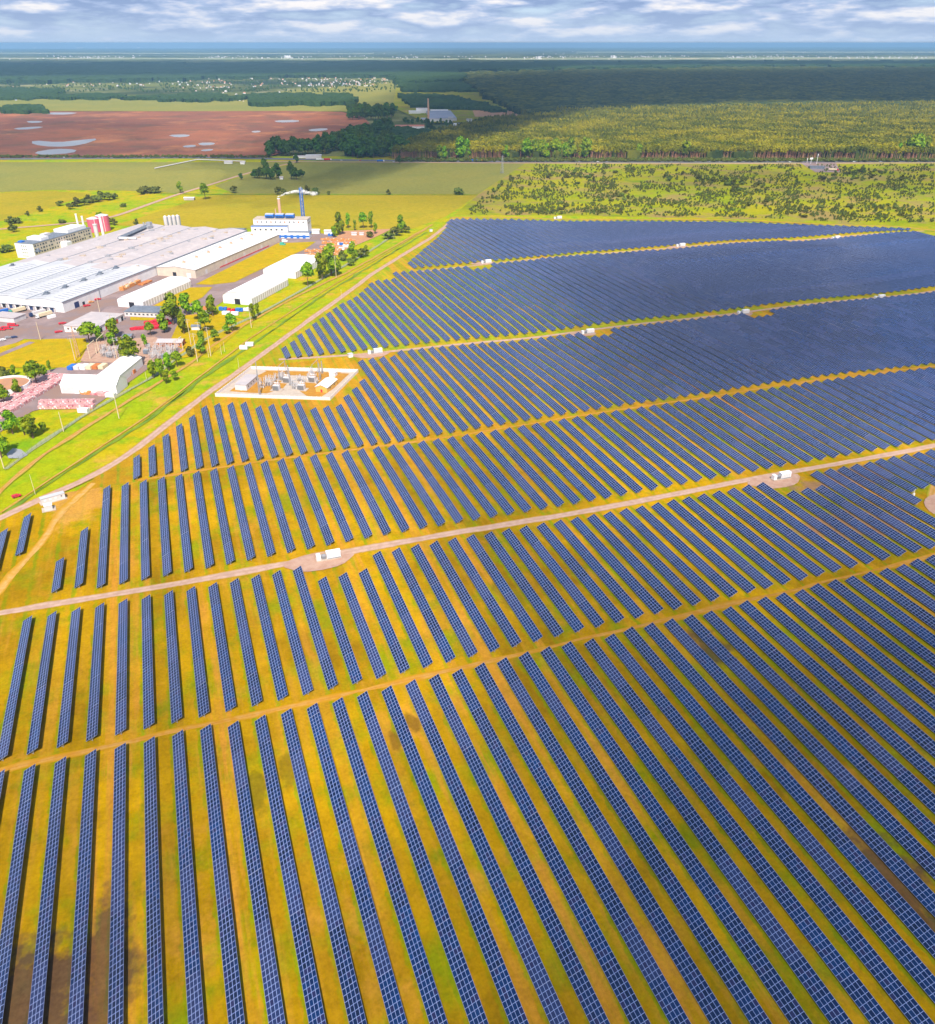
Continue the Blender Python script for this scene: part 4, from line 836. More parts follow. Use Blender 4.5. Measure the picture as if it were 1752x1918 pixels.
for k in range(4):
    g = G(314+k*7.6, 434.5-k*.6); t = thing('silo', 'tall striped grey silo, %s of four in a row behind the factory' % ('first', 'second', 'third', 'last')[k], 'silo', (g.x, g.y, -.3), 0, 'row of four silos')
    mb = MB(); mb.tube((0, 0, 0), (0, 0, 19), 2.3, n=16); mb.build('shell', M['fabric_g'], t); mb = MB(); mb.tube((0, 0, 19), (0, 0, 20.4), 2.3, .5, n=16); mb.build('roof', M['white2'], t); mb = MB(); mb.box((2.5, -1, 9.5), (.9, .9, 19)); mb.build('ladder', M['slate'], t)
# new hall ----------------------------------------------------------
(o, Wd, Dp) = frame((283, 503), (365, 505), (520, 438), 8.5)
t = thing('white_hall', 'long bright white hall with dark roof slits joined to the factory', 'hall', (o[0]+.8, o[1]+.3, -.3), AX); Wd -= .8
wl, rf = MB(), MB(); gable((wl, rf), Wd, Dp, 8.3, 10.6); wl.build('wall', M['beige'], t); rfo = rf.build('roof', M['white'], t)
slm = MB(); sl = math.atan(2.3/(Wd/2))
for j in range(int(Dp/5)-1):
    for s in (-1, 1): slm = MB(); slm.box((0, 0, 0), (9, .9, .12), M=Matrix.Rotation(s*sl, 3, 'Y')); slm.build('skylight', M['slate'], rfo, (Wd/2+s*Wd*.26, 6+j*5, 9.45+.32))
for j in range(7): b2 = MB(); b2.box((0, 0, .8), (3, 2.4, 1.8)); b2.tube((0, 0, 1.6), (0, 0, 2.4), .9, n=10); b2.build('roof_fan', M['brickstack'], t, (Wd/2, 16+j*24, 10.3))
boxpart('door', M['white'], t, (Wd-8, -.08, 2.3), (4.6, .15, 4.6)); boxpart('door', M['dark'], t, (Wd*.45, -.08, 2.3), (4, .15, 4.6)); boxpart('base_band', M['red'], t, (Wd+.1, Dp*.55, .6), (.2, Dp*.6, 1.0))
for j in range(4): boxpart('gate', M['white2'], t, (Wd+.08, 20+j*40, 2.2), (.15, 4, 4.4))
# furnace house -----------------------------------------------------
(o, Wd, Dp) = frame((470, 411), (578.6, 412), (583, 405), 19.6)
Wd = 68; ax2 = R(-22); g = G(583, 443); u2 = Vector((math.cos(ax2), math.sin(ax2))); oo = g.to_2d()-u2*71
t = thing('furnace_house', 'tall white plant building with blue trim, blue coolers and chimneys on its roof', 'plant building', (oo.x, oo.y, -.3), ax2); Wf = 71; Df = 24
mb = MB(); mb.prism([(0, 3), (Wf-4, 3), (Wf-4, Df), (0, Df)], 0, 19.5); mb.build('wall', M['white'], t); boxpart('roof', M['concrete'], t, (Wf/2-2, Df/2+1.5, 19.7), (Wf-3.4, Df-2.4, .35))
mb = MB(); mb.prism([(-1, -6), (44, -6), (44, 3), (-1, 3)], 0, 13.5, mtop=1); mb.build('wing', [M['white'], M['slate']], t); boxpart('trim', M['blue'], t, (21.5, -6.08, 12.9), (45.2, .16, .8))
mb = MB(); mb.prism([(28, -9), (Wf, -9), (Wf, 4), (28, 4)], 0, 6.5, mtop=1); mb.build('low_wing', [M['white'], M['slate']], t); boxpart('trim', M['blue'], t, (Wf/2+14, -9.09, 2.2), (Wf-28, .18, 2.0)); boxpart('trim', M['blue'], t, (Wf+.1, -3, 5.4), (.2, 12, 1.5))
for j in range(5): boxpart('gate', M['blue'], t, (34+j*7.6, -9.26, 1.9), (3.4, .12, 3.8))
for j in range(11): boxpart('window', M['brick'] if j % 3 == 0 else M['glass'], t, (5+j*5.7, 2.92, 16.6), (1.5, .14, 2.0))
for j in range(6): boxpart('window', M['glass'], t, (4+j*6.6, -6.14, 9.4), (2.2, .16, 1.8))
for j in range(3): boxpart('window', M['glass'], t, (Wf-3.93, 8+j*5, 15), (.14, 1.8, 2))
for j in range(3):
    c = boxpart('cooler', M['blue'], t, (19+j*12.6, 12, 22.6), (10.5, 8, 3.2)); boxpart('cooler_hood', M['roof_blue'], c, (0, 0, 2.1), (10, 5, 1)); boxpart('louvre', M['navy'], c, (0, -4.05, -.5), (9, .1, 1.4))
def onroof(x, y, z): v = oo+u2*x+Vector((-u2.y, u2.x))*y; return (v.x, v.y, z)
t2 = thing('chimney', 'beige smoking chimney behind the blue roof coolers', 'chimney', onroof(28, 28, -.3)); mb = MB(); mb.tube((0, 0, 0), (0, 0, 40), 2.3, 1.7, n=14); mb.build('shaft', M['brickstack'], t2); mb = MB(); mb.tube((0, 0, 39.6), (0, 0, 40.4), 1.95, 1.95, n=14); mb.build('rim', M['white'], t2)
t2 = thing('chimney', 'short thin pinkish chimney left of the smoking chimney', 'chimney', onroof(22.5, 28, -.3)); mb = MB(); mb.tube((0, 0, 0), (0, 0, 28), 1.0, .8, n=10); mb.build('shaft', M['brickstack'], t2)
bx_, by_, _ = onroof(57, 27, 0); t2 = thing('lattice_chimney', 'tallest chimney, blue steel lattice around a grey flue', 'chimney', (bx_, by_, -.3))
mb = MB(); mb.tube((0, 0, 0), (0, 0, 54), 1.2, 1.1, n=10); mb.build('flue', M['steel'], t2); mb = MB()
for k in range(4):
    a = math.pi/4+k*math.pi/2; mb.tube((2.6*math.cos(a), 2.6*math.sin(a), 0), (2.3*math.cos(a), 2.3*math.sin(a), 53), .3, n=4)
    for j in range(13):
        a2 = a+math.pi/2; s = 1 if j % 2 else -1; p = (a, a2) if s > 0 else (a2, a); mb.tube((2.5*math.cos(p[0]), 2.5*math.sin(p[0]), j*4), (2.5*math.cos(p[1]), 2.5*math.sin(p[1]), j*4+4), .2, n=4)
mb.build('lattice', M['blue'], t2)
# smoke plume: overlapping thin puffs
m = bpy.data.materials.new('smoke'); m.use_nodes = True; nt = m.node_tree; b = nt.nodes['Principled BSDF']; b.inputs['Base Color'].default_value = (.9, .88, .88, 1); b.inputs['Roughness'].default_value = 1; b.inputs['Specular IOR Level'].default_value = 0
tc2 = nn(nt, 'ShaderNodeNewGeometry'); ns = nn(nt, 'ShaderNodeTexNoise', i_Scale=.5, i_Detail=4.0); nt.links.new(tc2.outputs['Position'], ns.inputs[0]); nt.links.new(ramp(nt, ns.outputs[0], [(.38, .0), (.75, .42)]), b.inputs['Alpha'])
mb = MB(); rnd = random.Random(5); mb.smooth = True
sp0 = Vector(onroof(28, 28, 42)); dirw = RGT*1.0+Vector((0, 0, .05))
for k in range(34):
    f_ = k/33; p = sp0+dirw*(46*f_)+Vector((rnd.gauss(0, 1.2*f_), rnd.gauss(0, 1.5*f_), 5*math.sin(f_*3.0)+rnd.gauss(0, .8*f_))); r = (1.2+2.6*f_)*rnd.uniform(.6, 1.1)*(1 if f_ < .75 else .7); i0 = len(mb.v)
    for a in range(6):
        for c in range(8): th = math.pi*a/5; ph = 6.283*c/8; mb.v.append((p.x+r*1.4*math.sin(th)*math.cos(ph), p.y+r*math.sin(th)*math.sin(ph), p.z+r*.8*math.cos(th)))
    for a in range(5):
        for c in range(8): mb.f.append([i0+a*8+c, i0+(a+1)*8+c, i0+(a+1)*8+(c+1) % 8, i0+a*8+(c+1) % 8]); mb.m.append(0); mb.uv.append([(0, 0)]*4)
tag(mb.build('smoke_plume', m), 'thin white smoke drifting right from the beige chimney', 'smoke', kind='stuff')
# tent halls ---------------------------------------------------------
def tent(a, b, c, h, hr, label, door, Wf=None, Df=None, cat='tent hall', rib=True):
    (o, Wd, Dp) = frame(a, b, c, h); Wd = Wf or Wd; Dp = Df or Dp
    t = thing('tent_hall', label, cat, (*o, -.3), AX); wl, rf = arch(Wd, Dp, h, hr); wl.build('wall', M['fabric'], t); rf.build('roof', M['fabric'], t)
    if rib:
        n = int(Dp/4); mb = MB()
        for k in range(n): mb.box((Wd+.06, 2+k*(Dp-4)/(n-1), h/2), (.12, 2.6, h-.6))
        mb.build('side_curtain', M['fabric_g'], t)
    if door: boxpart('door', M['dark'], t, (Wd*door, -.08, 2.5), (5.5, .15, 5))
    return t
t = tent((408.5, 559), (471, 559), (540, 522.6), 6, 11, 'front white tent hall with goods piled before its open gable', .5)
tent((470, 516), (550, 509), (573, 489.5), 6.5, 10, 'rear white tent hall behind the front one', 0, Df=62, Wf=36)
tent((221.5, 560), (267, 565), (351.6, 525), 6, 9.5, 'pale tent hall between the factory and the grey flat building', .55)
# low buildings
def flat(name, lab, cat, a, b, c, h, mw, mr, ax=AX, win=0, doors=0, Wf=None, Df=None, mono=0):
    (o, Wd, Dp) = frame(a, b, c, h, ax); Wd = Wf or Wd; Dp = Df or Dp
    t = thing(name, lab, cat, (*o, -.3), ax); mb = MB(); mb.prism([(0, 0), (Wd, 0), (Wd, Dp), (0, Dp)], 0, h); mb.build('wall', mw, t); boxpart('roof', mr, t, (Wd/2, Dp/2, h+.16), (Wd+.9, Dp+.9, .32))
    for k in range(win): boxpart('window', M['glass'], t, (Wd*(k+.6)/win, -.06, h*.55), (min(1.8, Wd/win*.5), .14, h*.32))
    for k in range(doors): boxpart('door', M['dark'] if k % 2 == 0 else M['red'], t, (Wd+.06, Dp*(k+.6)/doors, h*.36), (.14, 3, h*.7))
    return t
flat('flat_building', 'narrow building with slate blue flat roof in front of the pale tent hall', 'building', (237.4, 580), (294.5, 585.4), (313, 573), 4, M['white2'], M['slate'], win=8, ax=R(-27), Df=19)
flat('garage', 'wide garage with pink-beige flat roof and red gates beside the red pipe pile', 'garage', (116.4, 610.5), (181.5, 613), (239.7, 587.7), 5, M['white'], M['roof'], win=5, doors=5, ax=R(-30))
def gabled(name, lab, cat, a, b, c, h, hr, mw, mr, ax=AX, along='x', win=0, Df=None, Wf=None):
    (o, Wd, Dp) = frame(a, b, c, h, ax); Wd = Wf or Wd; Dp = Df or Dp
    t = thing(name, lab, cat, (*o, -.3), ax); wl, rf = MB(), MB(); gable((wl, rf), Wd, Dp, h, hr, along); wl.build('wall', mw, t); rf.build('roof', mr, t)
    for k in range(win): boxpart('window', M['glass'], t, (Wd*(k+.6)/win, -.06, h*.55), (1.2, .14, 1.1))
    boxpart('door', M['dark'], t, (Wd+.06, Dp*.4, 1.1), (.14, 1.5, 2.2)); return t
gabled('brick_house', 'orange brick house with pale roof among the switchyard trees', 'house', (293, 641), (340, 641), (342.5, 634), 3.6, 5.2, M['brick'], M['roof'], ax=R(-20), win=4, Df=9)
gabled('shed', 'pale grey roofed shed left of the big switchyard tree', 'shed', (217, 636), (236, 638), (241, 631), 3, 4.2, M['brick'], M['roof'], ax=R(-20), Df=8)
gabled('shed', 'small slate roofed shed above the pale switchyard shed', 'shed', (230, 628), (245, 629), (248, 624), 3, 3.8, M['white2'], M['slate'], ax=R(-20), Df=6)
gabled('hut', 'small white hut with dark roof between the thin trees', 'hut', (358, 611), (373, 611), (375, 608), 3, 3.8, M['white'], M['slate'], ax=R(-20), Df=5)
gabled('hut', 'left white hut on the orange ground before the twin trees', 'hut', (659, 435), (668, 436), (670, 433), 2.6, 3.4, M['white'], M['roof'], ax=R(-20), Df=5)
gabled('hut', 'right small white hut before the twin trees', 'hut', (674, 435), (681, 436), (682, 434), 2.4, 3, M['white'], M['roof'], ax=R(-20), Df=4)
gabled('shed', 'white kiosk behind the furnace house on the right', 'shed', (584, 431), (598, 431), (600, 427), 4, 5, M['white'], M['white2'], ax=R(-20), Df=8)
gabled('shed', 'long white shed right of the white kiosk', 'shed', (608, 431), (623, 432), (624, 428), 4, 4.8, M['white'], M['white2'], ax=R(-20), Df=8)
gabled('shed', 'grey flat shed between factory and furnace house', 'shed', (422, 431), (455, 431), (457, 425), 4, 5, M['white2'], M['slate'], ax=R(-25), Df=14)
gabled('white_store', 'red edged white stalls beside the front tent hall', 'store', (378, 578), (393, 580), (396, 572), 3.5, 4.5, M['white'], M['brick'], ax=R(-30), Df=12)
gabled('field_shed', 'long pinkish shed beside the country road', 'shed', (344, 370.5), (363, 370.5), (364, 368.5), 3, 4, M['roof'], M['white'], ax=R(-20), Df=7)
# big T-shaped white tent
t = thing('storage_tent', 'large bright white T-shaped storage tent beside the pink crates', 'tent', (*G(220, 738.5).to_2d(), -.3), R(-23)); Wt, Dt = 39, 17
wl, rf = MB(), MB(); gable((wl, rf), Wt, Dt, 6, 10.5, 'x', over=.15); 
for q in (wl, rf): q.v = [(x-Wt, y, z) for x, y, z in q.v]
wl.build('wall', M['fabric'], t); rf.build('roof', M['fabric'], t)
wl, rf = MB(), MB(); gable((wl, rf), 16, 44, 6.2, 10.7, 'y', over=.15)
for q in (wl, rf): q.v = [(x-22, y+14, z) for x, y, z in q.v]
wl.build('wing_wall', M['fabric'], t); rf.build('wing_roof', M['fabric'], t); boxpart('door', M['white2'], t, (-Wt+5, -.1, 2.6), (8, .2, 5.2))
# round basin
g = G(22, 722); t = thing('settling_basin', 'round open basin with white concrete wall and brown sludge', 'basin', (g.x-2, g.y-6, -.3)); mb = MB(); n = 40
for k in range(n):
    a0, a1 = 2*math.pi*k/n, 2*math.pi*(k+1)/n
    for (r0, z0, r1, z1) in ((15.5, 0, 15.5, 4.5), (15.5, 4.5, 14.7, 4.5), (14.7, 4.5, 14.7, 2.6)): mb.face([(r0*math.cos(a0), r0*math.sin(a0), z0), (r0*math.cos(a1), r0*math.sin(a1), z0), (r1*math.cos(a1), r1*math.sin(a1), z1), (r1*math.cos(a0), r1*math.sin(a0), z1)])
mb.build('wall', M['white'], t); mb = MB(); mb.prism([(14.8*math.cos(2*math.pi*k/n), 14.8*math.sin(2*math.pi*k/n)) for k in range(n)], 1, 3.3); mb.build('sludge', M['ledge'], t)
tag(sheet('pond', [(12, 850), (24, 839), (40, 842), (52, 852), (40, 858), (16, 858)], -.05, M['water']), kind='structure')

# stacked goods --------------------------------------------------------
def stack_mesh(nx, ny, nz, s, m2, seed, gap=.08):
    rnd = random.Random(seed); mb = MB()
    for i in range(nx):
        for j in range(ny):
            for k in range(max(1, nz-(rnd.random() < .15))): mb.box(((i-(nx-1)/2)*s[0], (j-(ny-1)/2)*s[1], s[2]*(k+.5)), (s[0]-gap, s[1]-gap, s[2]-gap*.6), rz=rnd.uniform(-.03, .03), m=0 if rnd.random() < .88 else 1)
    return mb.mesh('crate_stack', m2)
CR = [stack_mesh(4, 4, 2, (1.02, 1.02, 1.1), [M['pinkcrate'], M['white']], k) for k in range(3)]
SA, SB = G(0, 776), G(122, 702); dd = (SB-SA).to_2d(); ln = dd.length; dd.normalize(); nd = Vector((-dd.y, dd.x)); rz = math.atan2(dd.y, dd.x)
k = 0; nst = int(ln/4.3)
for i in range(-2, nst):
    for j in range(4):
        p = SA.to_2d()+dd*(i*4.3)+nd*(j*4.15-4+(j > 1)*.8); px, py = PR(p.x, p.y)
        if px < -4: continue
        k += 1; o = link_mesh('crate_stack', CR[(i+j) % 3], None, (p.x, p.y, -.14), rz)
        tag(o, 'pink wrapped crate stack in the long diagonal storage rows beside the basin', 'crates', 'pink crate stacks in diagonal rows')
for i in range(13):
    for j in range(2):
        g = G(80+i*7.6, 764-j*9-i*.1); tag(link_mesh('crate_stack', CR[(i+j) % 3], None, (g.x, g.y, -.12), R(-25)), 'pale pink crate stack in the short block in front of the white tent', 'crates', 'pale crate stacks before the white tent')
OR_ = [stack_mesh(4, 3, 2+k, (1.5, 1.4, .9), [M['orange'], M['cream']], 30+k, .15) for k in range(2)]
for i in range(9):
    for j in range(4):
        g = G(606+i*7+j*2-(6 if j > 1 else 0), 449+j*7+i*.3)
        if g.x > 0 and not (i > 4 and j > 1): tag(link_mesh('pallet_stack', OR_[(i+j) % 2], None, (g.x, g.y, -.15), AX+.2), 'stack of orange timber pallets in the upper pallet yard', 'pallets', 'orange pallets of the upper yard')
for i in range(9):
    for j in range(2):
        g = G(576+i*7.4, 478-j*7-i*.2); tag(link_mesh('pallet_stack', OR_[(i+j) % 2], None, (g.x, g.y, -.15), AX+.2), 'stack of orange timber pallets in the lower pallet yard', 'pallets', 'orange pallets of the lower yard')
tl = stack_mesh(14, 4, 2, (2.2, 1.9, 1.6), [M['orange'], M['cream']], 77, .1); g = G(242, 536); tag(link_mesh('timber_stack', tl, None, (g.x, g.y, -.2), R(58)), 'long orange timber stack against the factory side wall', 'timber')
tl = stack_mesh(8, 3, 1, (2.2, 1.9, 1.2), [M['brick'], M['orange']], 78, .1); g = G(272, 530); tag(link_mesh('timber_stack', tl, None, (g.x, g.y, -.2), R(58)), 'low reddish timber stack above the long orange one', 'timber')
for (px, py, mm, lab) in ((638, 458, 'blue', 'blue tarpaulined stack at the upper pallet yard'), (648, 462, 'white', 'white bagged stack right of the blue stack'), (654, 457, 'blue', 'small blue container at the right of the pallet yard'), (640, 467, 'white', 'white bags below the blue tarpaulined stack'),
        (418, 580, 'blue', 'blue topped crate pile before the front tent hall'), (434, 582, 'red', 'red crate pile before the front tent hall'), (449, 582, 'blue', 'blue and white pile at the right of the tent gable'), (460, 581, 'white', 'white pile at the tent gable corner'), (424, 588, 'white', 'white boxes in front of the tent hall'), (440, 589, 'white', 'white boxes below the red crates'),
        (530, 458, 'teal', 'green sheeted pile on the golden lawn'), (534, 452, 'white', 'white pallet above the green sheeted pile'), (620, 441, 'blue', 'blue pile right of the furnace house'), (245, 698, 'brick', 'orange skip beside the white tent'), (237, 703, 'brick', 'orange boards pile beside the white tent'), (150, 735, 'orange', 'orange timber pile before the white tent'), (163, 737, 'orange', 'second orange timber pile before the tent'), (180, 738, 'pinkcrate', 'pink sheeted pile before the tent'), (195, 740, 'pinkcrate', 'pink pile near the tent gable corner'), (208, 742, 'white', 'white pallet pile at the tent corner'), (157, 771, 'white', 'white trailer load on the lawn beside the fence')):
    g = G(px, py); o = link_mesh('goods_pile', stack_mesh(3, 2, 2, (2.2, 1.8, 1.3), [M[mm], M['white']], int(px)), None, (g.x, g.y, -.2), R(-25)); tag(o, lab, 'pile')
# red pipe pile
rp = MB(); rnd = random.Random(9)
for k in range(4): rp.tube((-2.4, -1.6+k*1.05, .55), (2.4, -1.6+k*1.05, .55), .5, n=8)
for k in range(3): rp.tube((-2.4, -1.1+k*1.05, 1.45), (2.4, -1.1+k*1.05, 1.45), .5, n=8)
rpm = rp.mesh('pipe_bundle', M['red'])
for (px, py) in [(250+i*6, 617-i*.4) for i in range(8)]+[(276+i*6, 606-i*1.2+j*5) for i in range(5) for j in range(3)]+[(310, 601), (315, 606)]:
    g = G(px+rnd.uniform(-1, 1), py+rnd.uniform(-.6, .6)); tag(link_mesh('pipe_bundle', rpm, None, (g.x, g.y, -.2), rnd.uniform(0, 3)), 'crimson bundle of drums in the red pile between garage and trees', 'drums', 'crimson drum pile')
# containers by the old switchyard
def container(px, py, m, label, rz, L=6.1, group=None, Wc=2.5, Hc=2.6):
    g = G(px, py); t = thing('shipping_container', label, 'container', (g.x, g.y, -.1), rz, group); boxpart('body', m, t, (0, 0, Hc/2), (L, Wc, Hc)); mb = MB()
    for k in range(int(L/.6)): mb.box((-L/2+.3+k*.6, -Wc/2-.04, Hc/2), (.25, .08, Hc-.3))
    mb.build('side_ribs', m, t); boxpart('door', m, t, (-L/2-.04, 0, Hc/2), (.08, Wc-.2, Hc-.3)); return t
for k, (mm, lab) in enumerate((('blue', 'blue ended container, first of the row above the tent'), ('white2', 'white container, second of the row above the tent'), ('white', 'bright white container, third of the row'), ('cream', 'cream container, fourth of the row'), ('brick', 'rusty roofed container, fifth of the row'), ('cream', 'last cream container of the row above the tent'))):
    container(136+k*11.5, 690-k*.3, M[mm], lab, R(60), L=7, Wc=4)
for (px, py, lab) in ((457, 653, 'pinkish cabin on the verge, lower one of two'), (468, 647, 'pinkish cabin on the verge, upper one of two')): container(px, py, M['white'], lab, R(-20), L=6, Wc=3)

# vehicles ----------------------------------------------------------------
def wheels(t, xs, y, r=.5):
    mb = MB(); mb.tube((0, -.15, 0), (0, .15, 0), r, n=12); me = mb.mesh('wheel', M['tyre'])
    for x in xs:
        for s in (-1, 1): link_mesh('wheel', me, t, (x, s*y, r))
def truck(px, py, rz, mc, mt_, label, L=12, world=None, group=None):
    g = Vector((*world, 0)) if world else G(px, py); t = thing('lorry', label, 'lorry', (g.x, g.y, -.2), rz, group)
    boxpart('trailer', mt_, t, (0, 0, 2.6), (L, 2.5, 2.7)); mb = MB(); mb.prism([(-1.1, -1.2), (1.1, -1.2), (1.1, 1.2), (-1.1, 1.2)], 0, 2.5); mb.face([(1.12, -1.1, 1.3), (1.12, 1.1, 1.3), (1.12, 1.1, 2.3), (1.12, -1.1, 2.3)], 1); mb.box((-.6, 0, 2.75), (1, 2.2, .5))
    mb.build('cab', [mc, M['glass']], t, (L/2+1.8, 0, .7)); boxpart('chassis', M['tyre'], t, (.9, 0, .95), (L+3, 1, .35)); wheels(t, (-L/2+1, -L/2+2.3, L/2-.6, L/2+2), 1.1); return t
DV = math.atan2(-VV.y, -VV.x)
truck(4, 588, R(-142), M['blue'], M['blue'], 'blue lorry at the loading docks, cut by the photo edge')
truck(36, 584, R(-142), M['teal'], M['cream'], 'lorry with green cab and cream tarpaulin at the docks')
truck(74, 589, R(-142), M['navy'], M['white2'], 'lorry with dark blue cab reversing into the docks')
truck(86, 592, R(-142), M['white'], M['cream'], 'white cabbed lorry beside the dark blue one')
container(97, 595, M['white'], 'white box trailer standing in front of the docks', R(-142), L=7)
def car(px, py, rz, m, label, van=False, group=None, world=None, L=None):
    g = Vector((*world, 0)) if world else G(px, py); t = thing('van' if van else 'car', label, 'van' if van else 'car', (g.x, g.y, -.2), rz, group); L = L or (6 if van else 4.4); Wc = 2.1 if van else 1.8; Hc = 2.4 if van else 1.45
    b2 = MB(); pr = [(-L/2, .35), (L/2, .35), (L/2, .95), (L*.28, 1.05), (L*.2, Hc), (-L*.47, Hc), (-L/2, 1.0)]
    for y0, y1 in ((-Wc/2, Wc/2),):
        b2.face([(x, y0, z) for x, z in pr]); b2.face([(x, y1, z) for x, z in pr][::-1])
        for i in range(len(pr)): j = (i+1) % len(pr); b2.face([(pr[i][0], y0, pr[i][1]), (pr[i][0], y1, pr[i][1]), (pr[j][0], y1, pr[j][1]), (pr[j][0], y0, pr[j][1])])
    b2.build('body', m, t); mb = MB(); mb.face([(L*.285, -Wc*.42, 1.1), (L*.285, Wc*.42, 1.1), (L*.21, Wc*.42, Hc-.1), (L*.21, -Wc*.42, Hc-.1)]); mb.box((-L*.12, 0, Hc*.76), (L*.5, Wc+.03, Hc*.2)); mb.build('windows', M['glass'], t); wheels(t, (-L*.32, L*.32), Wc/2, .33); return t
for (px, py, lab) in ((25, 610, 'red van, right one of the pair in the yard'), (14, 616, 'red van, middle one of the three in the yard'), (0, 618, 'red van cut by the photo edge')): car(px, py, R(-20), M['red'], lab, True, L=9)
for (px, py, mm, lab) in ((27, 632, 'navy', 'dark car parked at the lawn edge, right of the row'), (15, 633, 'steel', 'grey car parked at the lawn edge'), (6, 637, 'white', 'white car parked at the lawn edge, leftmost'), (163, 573, 'red', 'red loader beside the factory side door'), (171, 566, 'orange', 'yellow forklift by the factory side wall'), (183, 561, 'red', 'red car by the factory side wall'), (110, 622, 'red', 'red van before the garage end wall'), (117, 606, 'red', 'red van behind the garage'), (31, 935, 'red', 'bright red car standing on the dirt track')):
    car(px, py+(0 if px != 31 else -5), R(20), M[mm], lab, L=6 if mm == 'red' and px > 100 else None)
tag(flat('gatehouse', 'pale flat roofed gatehouse cut by the left photo edge', 'gatehouse', (-20, 592), (19, 595), (20, 593), 4, M['white2'], M['roof'], Wf=24, Df=14))
# highway traffic, station, far parking
HWAY = [(120, 294.8), (240, 295.5), (385, 294), (598, 299.8), (613, 300), (640, 300.6), (675, 300.5), (712, 302.5), (738, 303.5), (778, 301.3), (888, 302), (905, 302.3), (1120, 303), (1330, 303.5), (1480, 303.3), (1600, 303.2), (1650, 302.8), (1715, 302)]
for k, (px, py) in enumerate(HWAY):
    mm = ['white', 'navy', 'white', 'white', 'red', 'white', 'red', 'blue', 'white', 'red', 'blue', 'orange', 'white', 'steel', 'white', 'white', 'steel', 'cream'][k]; big = k in (3, 4, 7, 10, 11, 17)
    lab = '%s %s on the highway, %s vehicle from the left' % ({'navy': 'dark', 'steel': 'grey', 'cream': 'cream'}.get(mm, mm), 'lorry' if big else 'car', ORD(k+1))
    (truck if big else car)(px, py, R(-14), *((M['white'], M[mm], lab) if big else (M[mm], lab)))
flat('petrol_station', 'white petrol station canopy beside the highway under the dark grove', 'petrol station', (572, 291), (592, 290.5), (593, 289.5), 6, M['white2'], M['white'], ax=R(-15), Wf=32, Df=14)
flat('station_shop', 'low white shop left of the petrol station canopy', 'shop', (549, 292), (570, 291.5), (571, 290), 4, M['white'], M['roof'], ax=R(-15), Wf=34, Df=10)
sheet('parking', [(1498, 303.5), (1566, 303.5), (1575, 322), (1528, 322)], -.2, M['asphalt'])
t = flat('truck_stop', 'low building with red and slate roof in the far parking lot', 'building', (1518, 311), (1545, 312), (1546, 309), 4, M['slate'], M['slate'], ax=R(-35), Wf=26, Df=12)
truck(1560, 319, R(-40), M['red'], M['cream'], 'cream lorry parked in the far parking lot', L=14); car(1541, 314.5, R(-40), M['white'], 'white van in the far parking lot', True); car(1521, 312.5, R(-40), M['red'], 'red van in the far parking lot', True, L=8)
for (px, py, h, lab) in ((1530, 306, 18, 'tall slim sign mast of the far parking lot'), (1519, 306, 11, 'white billboard on a post by the far parking lot'), (1512, 304, 8, 'short cream pillar at the parking lot entrance')):
    g = G(px, py); t = thing('sign_mast', lab, 'sign', (g.x, g.y, -.3)); mb = MB(); mb.tube((0, 0, 0), (0, 0, h), .4, n=6); mb.build('post', M['white'], t); boxpart('board', M['white'], t, (0, 0, h-1.5 if '11' not in lab else h), (7 if 'billboard' in lab else 1.5, .4, 3.2))
for (xa, xb, y, lab) in ((290, 370, (316, 299.5), 'white fence along the diagonal edge of the small plot'), (370, 460, (299.5, 303), 'white fence along the top of the small plot')):
    t = thing('plot_fence', lab, 'fence', G(xa, y[0], -.3)); a, b_ = G(xa, y[0])-G(xa, y[0]), G(xb, y[1])-G(xa, y[0]); mb = MB(); mb.tube(a+Vector((0, 0, 1)), b_+Vector((0, 0, 1)), 1.1, n=4); mb.build('panel', M['white2'], t)
    mb = MB(); mb.tube((0, 0, 0), (0, 0, 2.6), .3, n=4); pm = mb.mesh('post', M['steel']); n = 12; [link_mesh('post', pm, t, a.lerp(b_, k/n)) for k in range(n+1)]
gabled('farm_shed', 'white shed at the top of the small fenced plot', 'shed', (420, 303), (435, 303), (436, 302), 3, 4, M['white'], M['white2'], ax=R(-15), Df=8); gabled('farm_shed', 'white shed near the right end of the plot fence', 'shed', (450, 304), (458, 304), (459, 303), 3, 4, M['white'], M['white2'], ax=R(-15), Df=8)
gabled('cottage', 'tiny white cottage between the two farmyard groves', 'cottage', (524, 332), (530, 332), (531, 331), 3, 4.5, M['white'], M['roof'], ax=R(-15), Df=6)
# works beyond the highway
t = gabled('cattle_shed', 'long white shed with reddish roof among the groves', 'shed', (741, 236), (795, 236), (796, 233), 6, 9, M['white'], mat('rust_roof', (.45, .17, .12), (.4, .16, .12), scale=.1), ax=R(-15), win=5, Df=24)
flat('works_hall', 'grey-blue flat works roof beside the brick chimney', 'factory', (803, 216), (856, 221), (860, 206), 7, M['white2'], M['slatblue'], ax=R(-15), Df=330)
flat('works_hall', 'white works building with rusty roof left of the grey-blue roof', 'factory', (780, 203), (803, 203), (804, 200), 14, M['white'], M['white2'], ax=R(-15), Df=40)
flat('works_hall', 'low white hall in front of the grey-blue works roof', 'factory', (803, 222), (824, 223), (825, 219), 6, M['white'], M['roof'], ax=R(-15), Df=24)
flat('works_hall', 'small slate roofed hall left of the brick chimney', 'factory', (789, 222), (801, 222), (802, 216), 6, M['white2'], M['slatblue'], ax=R(-15), Df=40)
flat('works_hall', 'long white hall at the top right of the works', 'factory', (806, 204), (840, 206), (842, 203), 9, M['white'], M['white'], ax=R(-15), Df=40)
flat('works_hall', 'white hall at the left end of the works', 'factory', (766, 208), (788, 208), (789, 205), 7, M['white'], M['white'], ax=R(-15), Df=36)
